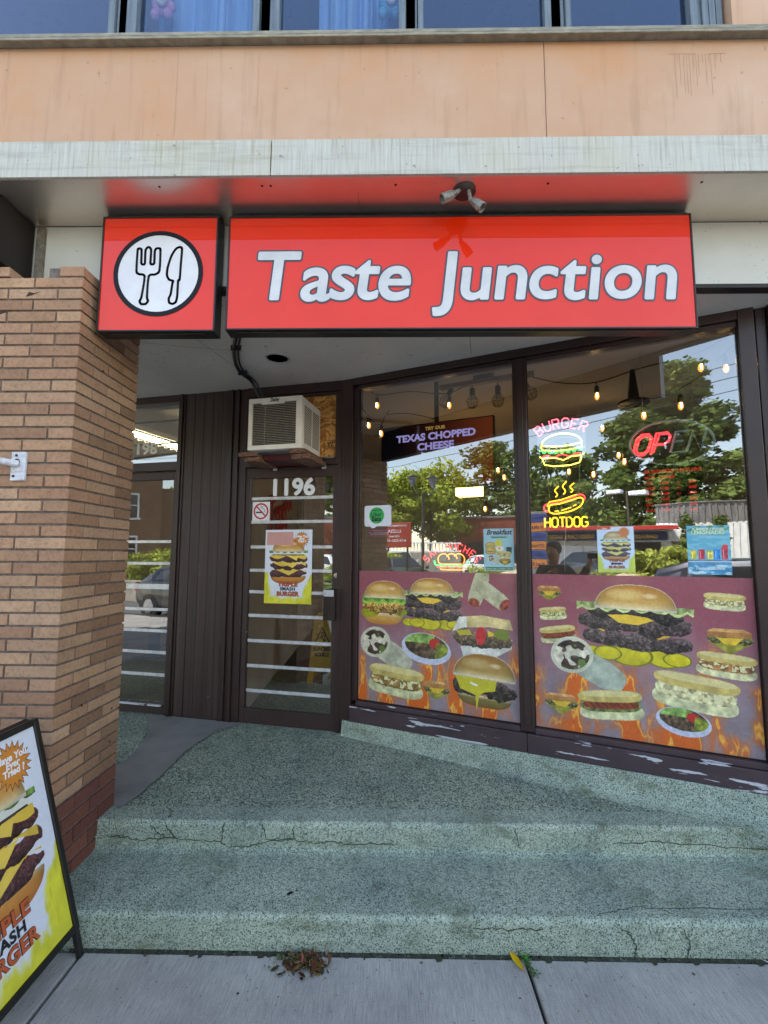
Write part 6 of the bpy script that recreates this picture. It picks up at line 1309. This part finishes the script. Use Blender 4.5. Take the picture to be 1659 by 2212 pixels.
# boards, boulders, balustrade, low wall
T = thing('notice_board', 'red board with white lettering above the parked cars', 'sign', (-13.1, -8.95, -.1)); Mn, L = wallframe(-13.72, -8.40, -12.52, -9.50)
m = mb(Mn); m.box(0, L, -.06, 0, 1.95, 3.12); m.build('board', simple('red_board', (170, 56, 40), (150, 48, 34), 3, .5), T, bevel=.03); m = mb(Mn); m.box(.15, .25, -.05, -.01, -.1, 1.95); m.box(L-.25, L-.15, -.05, -.01, -.1, 1.95); m.build('leg', BLACK, T)
m = mb(); tx = -(Mn.to_3x3() @ UX); o_ = Mn @ Vector((L/2, .006, 0)); 
for b_, zz, sz, ww in (('CONTEMPORARY', 2.93, .12, 1.2), ('LUZIA', 2.62, .24, .62), ('FOR SALE', 2.42, .10, .5), ('613-222-1818', 2.22, .15, 1.1)): m.text(b_, sz, o_+Vector((0, 0, zz)), tx, UZ, None, 0, .003, 0, 'CENTER', ww)
m.build('white_lettering', WHITEP, T)
T = thing('pylon_sign', 'tall narrow board of orange and blue stripes listing services', 'sign', (-5.5, -8.4, -.1)); Mn, L = wallframe(-5.85, -8.20, -5.2, -8.56); m = mb(Mn); m.box(0, L, -.15, 0, -.1, 3.05); m.build('cabinet', simple('grey_cabinet', (130, 126, 124), (110, 106, 104), 4, .6), T, bevel=.02)
for k in range(6): m = mb(Mn); m.box(.03, L-.03, .001, .01, 1.2+k*.3, 1.46+k*.3); m.build('stripe_panel', simple('sign_orange', (206, 128, 60), (190, 116, 52), 5, .5) if k % 2 == 0 else simple('sign_blue', (50, 70, 140), (42, 60, 122), 5, .5), T)
m = mb(); tx = -(Mn.to_3x3() @ UX); o_ = Mn @ Vector((L/2, .014, 0))
for k, b_ in enumerate(('SALES', 'USED CAR', 'DETAILING', 'REPAIRS', 'TIRES', 'SERVICE')): m.text(b_, .14, o_+Vector((0, 0, 1.27+k*.3)), tx, UZ, None, 0, .002, 0, 'CENTER', .55)
m.build('lettering', simple('sign_ink', (40, 44, 80), (34, 38, 70), 5, .5), T)
def boulder(label, x, y, z0, r, seed):
    m = mb(); m.sphere((x, y, z0+r*.6), r, 14, 10, sc=(1.2, .9, .85)); rr = random.Random(seed); m.v = [(a+rr.uniform(-.06, .06)*r, b+rr.uniform(-.06, .06)*r, c+rr.uniform(-.06, .06)*r) for a, b, c in m.v]
    o = m.build('boulder', simple('boulder_stone', (196, 180, 150), (164, 148, 122), 5, .9, bump=.8, bscale=12), None, (x, y, z0)); tag(o, label, 'boulder', 'boulders on the verge')
boulder('rounded pale boulder beside the large golden bush', -3.85, -11.7, .1, .62, 1); boulder('pinkish boulder under the double headed street lamp', -8.6, -11.7, .1, .6, 2)
T = thing('balustrade', 'white stone balustrade behind the parked cars', 'balustrade', (-17.6, -15.6, .1)); Mn, L = wallframe(-19.4, -14.1, -15.8, -17.2); m = mb(Mn); m.box(0, L, -.2, 0, 2.32, 2.42); m.box(0, L, -.2, 0, 1.78, 1.86)
for k in range(int(L/.22)): m.box(k*.22, k*.22+.09, -.15, -.05, 1.86, 2.32)
m.build('rail', WHITEP, T); m = mb(Mn); m.box(0, L, -.3, 0.02, .1, 1.77); m.build('base_wall', KERBM, T)
m = mb(); m.box(-22, -11, -5.05, -4.85, -.14, .62); tag(m.build('low_wall', KERBM, None, (-16, -5, -.14), bevel=.02), 'low concrete wall in front of the tan brick house', 'low wall')
# cars
TYRE = simple('tyre_rubber', (30, 30, 31), (24, 24, 25), 20, .8); WIN = simple('car_window', (26, 32, 38), (18, 22, 28), 3, .05, spec=.8); CHR = simple('chrome', (200, 202, 206), (180, 182, 186), 8, .15, .8); HEAD = simple('headlamp_lens', (196, 204, 210), (170, 180, 188), 20, .1, coat=1); TAIL = simple('tail_lamp_red', (170, 24, 26), (150, 20, 22), 20, .2, coat=1)
def paint(nm, c): return simple('car_paint_'+nm, c, tuple(int(k*.92) for k in c), 3, .3, .1, coat=1)
PROF = {'suv': [(2.30, .70, .42, .70, .62, .74), (2.18, .84, .30, .90, .74, .94), (1.60, .91, .26, 1.02, .80, 1.07), (1.05, .93, .25, 1.06, .80, 1.12), (.35, .93, .25, 1.08, .66, 1.64), (-.6, .93, .25, 1.08, .66, 1.72), (-1.6, .93, .26, 1.08, .65, 1.68), (-2.05, .91, .30, 1.06, .62, 1.55), (-2.30, .84, .40, 1.0, .72, 1.05)],
        'hatch': [(2.12, .66, .40, .62, .58, .66), (2.0, .80, .26, .80, .70, .84), (1.45, .88, .22, .90, .76, .95), (.95, .89, .20, .94, .76, 1.0), (.15, .89, .20, .95, .60, 1.44), (-.7, .89, .20, .95, .60, 1.49), (-1.4, .89, .22, .96, .58, 1.42), (-1.85, .87, .26, .95, .66, 1.10), (-2.05, .80, .36, .88, .68, .92)]}
def car(label, x, y, z0, rot, kind, pm, rear=False):
    T = thing('parked_car', label, 'car', (x, y, z0), rot, 'cars parked along the street'); Mx = Matrix.Translation((x, y, z0)) @ Matrix.Rotation(rot, 4, 'Z'); S = PROF[kind]
    m = mb(Mx); rings = []
    for (yy, hw, zl, zb, hr, zr) in S:
        half = [(0, zl), (hw*.9, zl), (hw, zl+.14), (hw*1.0, (zl+zb)/2), (hw*.985, zb), (hr, zr-.03), (hr*.72, zr+.005), (0, zr+.02)]
        rings.append([m.pt((a, yy, b)) for a, b in half]+[m.pt((-a, yy, b)) for a, b in half[-2:0:-1]])
    n = len(rings[0])
    for a, b in zip(rings, rings[1:]):
        for j in range(n): m.face((a[j], a[(j+1) % n], b[(j+1) % n], b[j]))
    m.face(rings[0]); m.face(rings[-1][::-1]); body = m.build('car_body', pm, T, auto=True)
    def side(i, s, t): yy, hw, zl, zb, hr, zr = S[i]; return Vector((s*(hw*.985+(hr-hw*.985)*t+.012), yy, zb+(zr-.03-zb)*t))
    for s in (-1, 1):
        for (i0, i1) in ((4, 5), (5, 6), (6, 7)):
            lo, hi = .12, .88; a = side(i0, s, lo); b = side(i1, s, lo); c = side(i1, s, hi); d = side(i0, s, hi); g = .05
            if i0 == 4: a = side(3, s, lo)*.65+side(4, s, lo)*.35
            m = mb(Mx); q = [a+(b-a)*g*.5, b-(b-a)*g, c-(c-d)*g, d+(c-d)*g*.5]; m.poly(q); m.build('side_window', WIN, T)
    def cr(i, f, t): yy, hw, zl, zb, hr, zr = S[i]; return Vector((f*hr*.9, yy, zr))
    y0, z0_, h0 = S[3][0], S[3][5], S[3][4]; y1, z1_, h1 = S[4][0], S[4][5], S[4][4]; off = Vector((0, .02, .03))
    m = mb(Mx); m.poly([Vector((-h0*.92, y0-.06, z0_+.03))+off, Vector((h0*.92, y0-.06, z0_+.03))+off, Vector((h1*.88, y1+.05, z1_-.02))+off, Vector((-h1*.88, y1+.05, z1_-.02))+off]); m.build('windscreen', WIN, T)
    y0, z0_, h0 = S[-1][0], S[-1][5], S[-1][4]; y1, z1_, h1 = S[-2][0], S[-2][5], S[-2][4]; off = Vector((0, -.03, .02))
    m = mb(Mx); m.poly([Vector((-h0*.85, y0+.03, z0_+.02))+off, Vector((h0*.85, y0+.03, z0_+.02))+off, Vector((h1*.9, y1, z1_-.05))+off, Vector((-h1*.9, y1, z1_-.05))+off]); m.build('rear_window', WIN, T)
    fy, fh = S[0][0], S[0][1]
    for s in (-1, 1):
        m = mb(Mx); m.prism([(s*fh*.55, fy+.012, S[0][3]-.10), (s*fh*1.0, fy-.02, S[0][3]-.08), (s*fh*1.12, fy-.07, S[0][3]+.06), (s*fh*.6, fy-.0, S[0][3]+.02)], (0, .02, 0)); m.build('headlight', HEAD, T)
        m = mb(Mx); m.box(s*S[-1][1]*.72, s*S[-1][1]*1.02, S[-1][0]-.03, S[-1][0]+.05, S[-1][3]-.16, S[-1][3]+.08); m.build('tail_light', TAIL, T)
        m = mb(Mx); m.box(s*(S[3][1]+.02), s*(S[3][1]+.18), .92, 1.04, S[3][3]+.02, S[3][3]+.17); m.build('door_mirror', pm, T, bevel=.03)
        for yy in (1.38, -1.38):
            m = mb(Mx); m.lathe((s*.80, yy, .335), [(.20, -.10), (.33, -.10), (.345, -.06), (.345, .06), (.33, .10), (.20, .10)], 24, (1, 0, 0)); wh = m.build('wheel', TYRE, T, auto=True); m = mb(Mx); m.lathe((s*.905, yy, .335), [(.20, 0), (.18, .012*s), (.04, .02*s)], 12, (1, 0, 0)); m.build('rim', CHR, wh)
    m = mb(Mx); m.box(-fh*.5, fh*.5, fy+.0, fy+.02, S[0][3]-.22, S[0][3]-.06); m.box(-fh*.7, fh*.7, fy-.01, fy+.012, S[0][2]+.02, S[0][2]+.12); m.build('grille', BLACK, T); m = mb(Mx); m.box(-fh*.52, fh*.52, fy+.021, fy+.03, S[0][3]-.07, S[0][3]-.05); m.build('chrome_strip', CHR, T)
    m = mb(Mx); m.box(-.2, .2, fy+.022, fy+.03, S[0][2]+.12, S[0][2]+.22); m.build('licence_plate', WHITEP, T); return T
car('dark grey sport utility car facing the shop across the street', -6.98, -15.6, .12, radians(18), 'suv', paint('graphite', (52, 58, 70)))
car('black hatchback in the left window reflection beside the street lamp', -13.9, -10.2, -.01, radians(-64), 'hatch', paint('black', (26, 28, 34)))
car('white estate car behind the black hatchback', -17.2, -13.0, .12, radians(-60), 'suv', paint('white', (226, 228, 230)))
car('white hatchback parked beyond the sandwich neon', -11.6, -14.9, .12, radians(-70), 'hatch', paint('pearl', (220, 222, 226)))
car('charcoal hatchback parked at the near kerb left of the shop', -8.3, -2.95, -.14, radians(-90), 'hatch', paint('charcoal', (44, 46, 52)))
car('dark blue car parked right behind the photographer', 2.0, -3.05, -.14, radians(-90), 'suv', paint('navy', (24, 34, 60)))
# overhead wires
T = thing('overhead_wires', 'thin overhead wires crossing the street', 'wires', (-12, -12, 6)); m = mb()
for k in range(3): m.tube([(-30, -10-k*.3, 7.5-k*.3), (-15, -10.5-k*.3, 7.0-k*.3), (8, -11-k*.3, 7.4-k*.3)], .012, 4)
m.build('wire', BLACK, T)

# ------------------------------------------------------------------ the photographer (reflected in the glass)
def skin(name, verts, edges, radii, mat, parent, sub=2):
    me = bpy.data.meshes.new(name); W = WM[parent.name].inverted(); me.from_pydata([tuple(W @ Vector(v)) for v in verts], edges, []); ob = bpy.data.objects.new(name, me); COL.objects.link(ob); ob.parent = parent; WM[ob.name] = WM[parent.name]
    md = ob.modifiers.new('skin', 'SKIN'); md.use_smooth_shade = True
    for i, r in enumerate(radii): me.skin_vertices[0].data[i].radius = (r, r) if not isinstance(r, tuple) else r
    me.skin_vertices[0].data[0].use_root = True; s = ob.modifiers.new('sub', 'SUBSURF'); s.levels = s.render_levels = sub; me.materials.append(mat); return ob
PR = thing('person', 'person in a dark jacket and blue jeans holding up a phone to take the picture', 'person', (-.72, -.42, 0))
SKINM = simple('skin', (190, 140, 112), (176, 124, 98), 9, .55); HAIRM = simple('dark_hair', (30, 24, 22), (20, 16, 15), 60, .6); JACK = simple('dark_jacket', (34, 34, 36), (26, 26, 28), 12, .8); JEAN = simple('blue_jeans', (40, 62, 120), (32, 50, 100), 30, .85)
X0, Y0 = -.72, -.42
V = [(X0, Y0, .95), (X0, Y0, 1.15), (X0, Y0-.01, 1.36), (X0, Y0, 1.47), (X0+.02, Y0+.02, 1.56), (X0+.02, Y0+.03, 1.66), (X0+.02, Y0+.03, 1.74),
     (X0-.18, Y0, 1.40), (X0-.16, Y0+.20, 1.18), (X0+.10, Y0+.32, 1.34), (X0+.18, Y0, 1.40), (X0+.40, Y0+.12, 1.24), (X0+.62, Y0+.32, 1.47),
     (X0-.10, Y0, .88), (X0-.11, Y0+.02, .50), (X0-.12, Y0-.02, .09), (X0-.13, Y0+.12, .04), (X0+.10, Y0, .88), (X0+.12, Y0+.02, .50), (X0+.13, Y0-.02, .09), (X0+.15, Y0+.12, .04), (X0+.16, Y0+.35, 1.40), (X0+.68, Y0+.36, 1.55)]
E_ = [(0, 1), (1, 2), (2, 3), (3, 4), (4, 5), (5, 6), (2, 7), (7, 8), (8, 9), (2, 10), (10, 11), (11, 12), (0, 13), (13, 14), (14, 15), (15, 16), (0, 17), (17, 18), (18, 19), (19, 20), (9, 21), (12, 22)]
R_ = [.14, .13, .15, .055, .075, .088, .07, .07, .048, .034, .07, .048, .034, .085, .06, .042, .035, .085, .06, .042, .035, .03, .03]
skin('body', V, E_, R_, SKINM, PR)
skin('jacket', V[:3]+V[7:13], [(0, 1), (1, 2), (2, 3), (3, 4), (4, 5), (2, 6), (6, 7), (7, 8)], [.155, .15, .168, .085, .062, .046, .085, .062, .046], JACK, PR)
skin('jeans', [V[0], V[13], V[14], (V[15][0], V[15][1], .12), V[17], V[18], (V[19][0], V[19][1], .12)], [(0, 1), (1, 2), (2, 3), (0, 4), (4, 5), (5, 6)], [.15, .10, .072, .06, .10, .072, .06], JEAN, PR)
m = mb(); hx_, hy_, hz_ = X0+.02, Y0+.03, 1.67; m.sphere((hx_, hy_-.02, hz_+.03), .108, 18, 12, sc=(.92, 1.05, 1.08)); m.v = [v for v in m.v]; m.build('hair', HAIRM, PR, smooth=True)
m = mb(); m.sphere((hx_, hy_+.035, hz_-.02), .082, 18, 12, sc=(.95, .9, 1.25)); m.sphere((hx_, hy_+.112, hz_-.02), .014, 8, 6, sc=(.8, 1, 1.5)); m.build('face', SKINM, PR, smooth=True)
m = mb()
for s in (-1, 1): m.sphere((hx_+s*.03, hy_+.105, hz_+.01), .009, 8, 6)
m.tube([(hx_-.022, hy_+.103, hz_-.068), (hx_, hy_+.107, hz_-.071), (hx_+.022, hy_+.103, hz_-.068)], .004, 5); m.build('eyes_and_mouth', BLACK, PR)
for s, base in ((-1, Vector(V[21])), (1, Vector(V[22]))):
    for k in range(4):
        fz = base.z+.03-.02*k; tip = Vector((-.06, -.032, 1.60+.022-.017*k)) if s > 0 else base+Vector((.09, .02, .02-.016*k))
        b0 = base+Vector((0, .01, .03-.018*k)); mid = (b0+tip)/2+Vector((s*.018, -.012, 0))
        skin('finger', [tuple(b0), tuple(mid), tuple(tip)], [(0, 1), (1, 2)], [.009, .0085, .007], SKINM, PR, 1)
    skin('thumb', [tuple(base+Vector((0, 0, -.02))), tuple(base+Vector((-s*.01, .02, -.01))), (-.065, -.05, 1.575) if s > 0 else tuple(base+Vector((.05, -.02, .05)))], [(0, 1), (1, 2)], [.011, .010, .008], SKINM, PR, 1)
m = mb(); m.box(-.075, .075, -.034, -.024, 1.565, 1.636); PHN = m.build('phone', BLACK, None, (0, -.03, 1.565), bevel=.004); tag(PHN, 'black phone held sideways at arm length', 'phone')
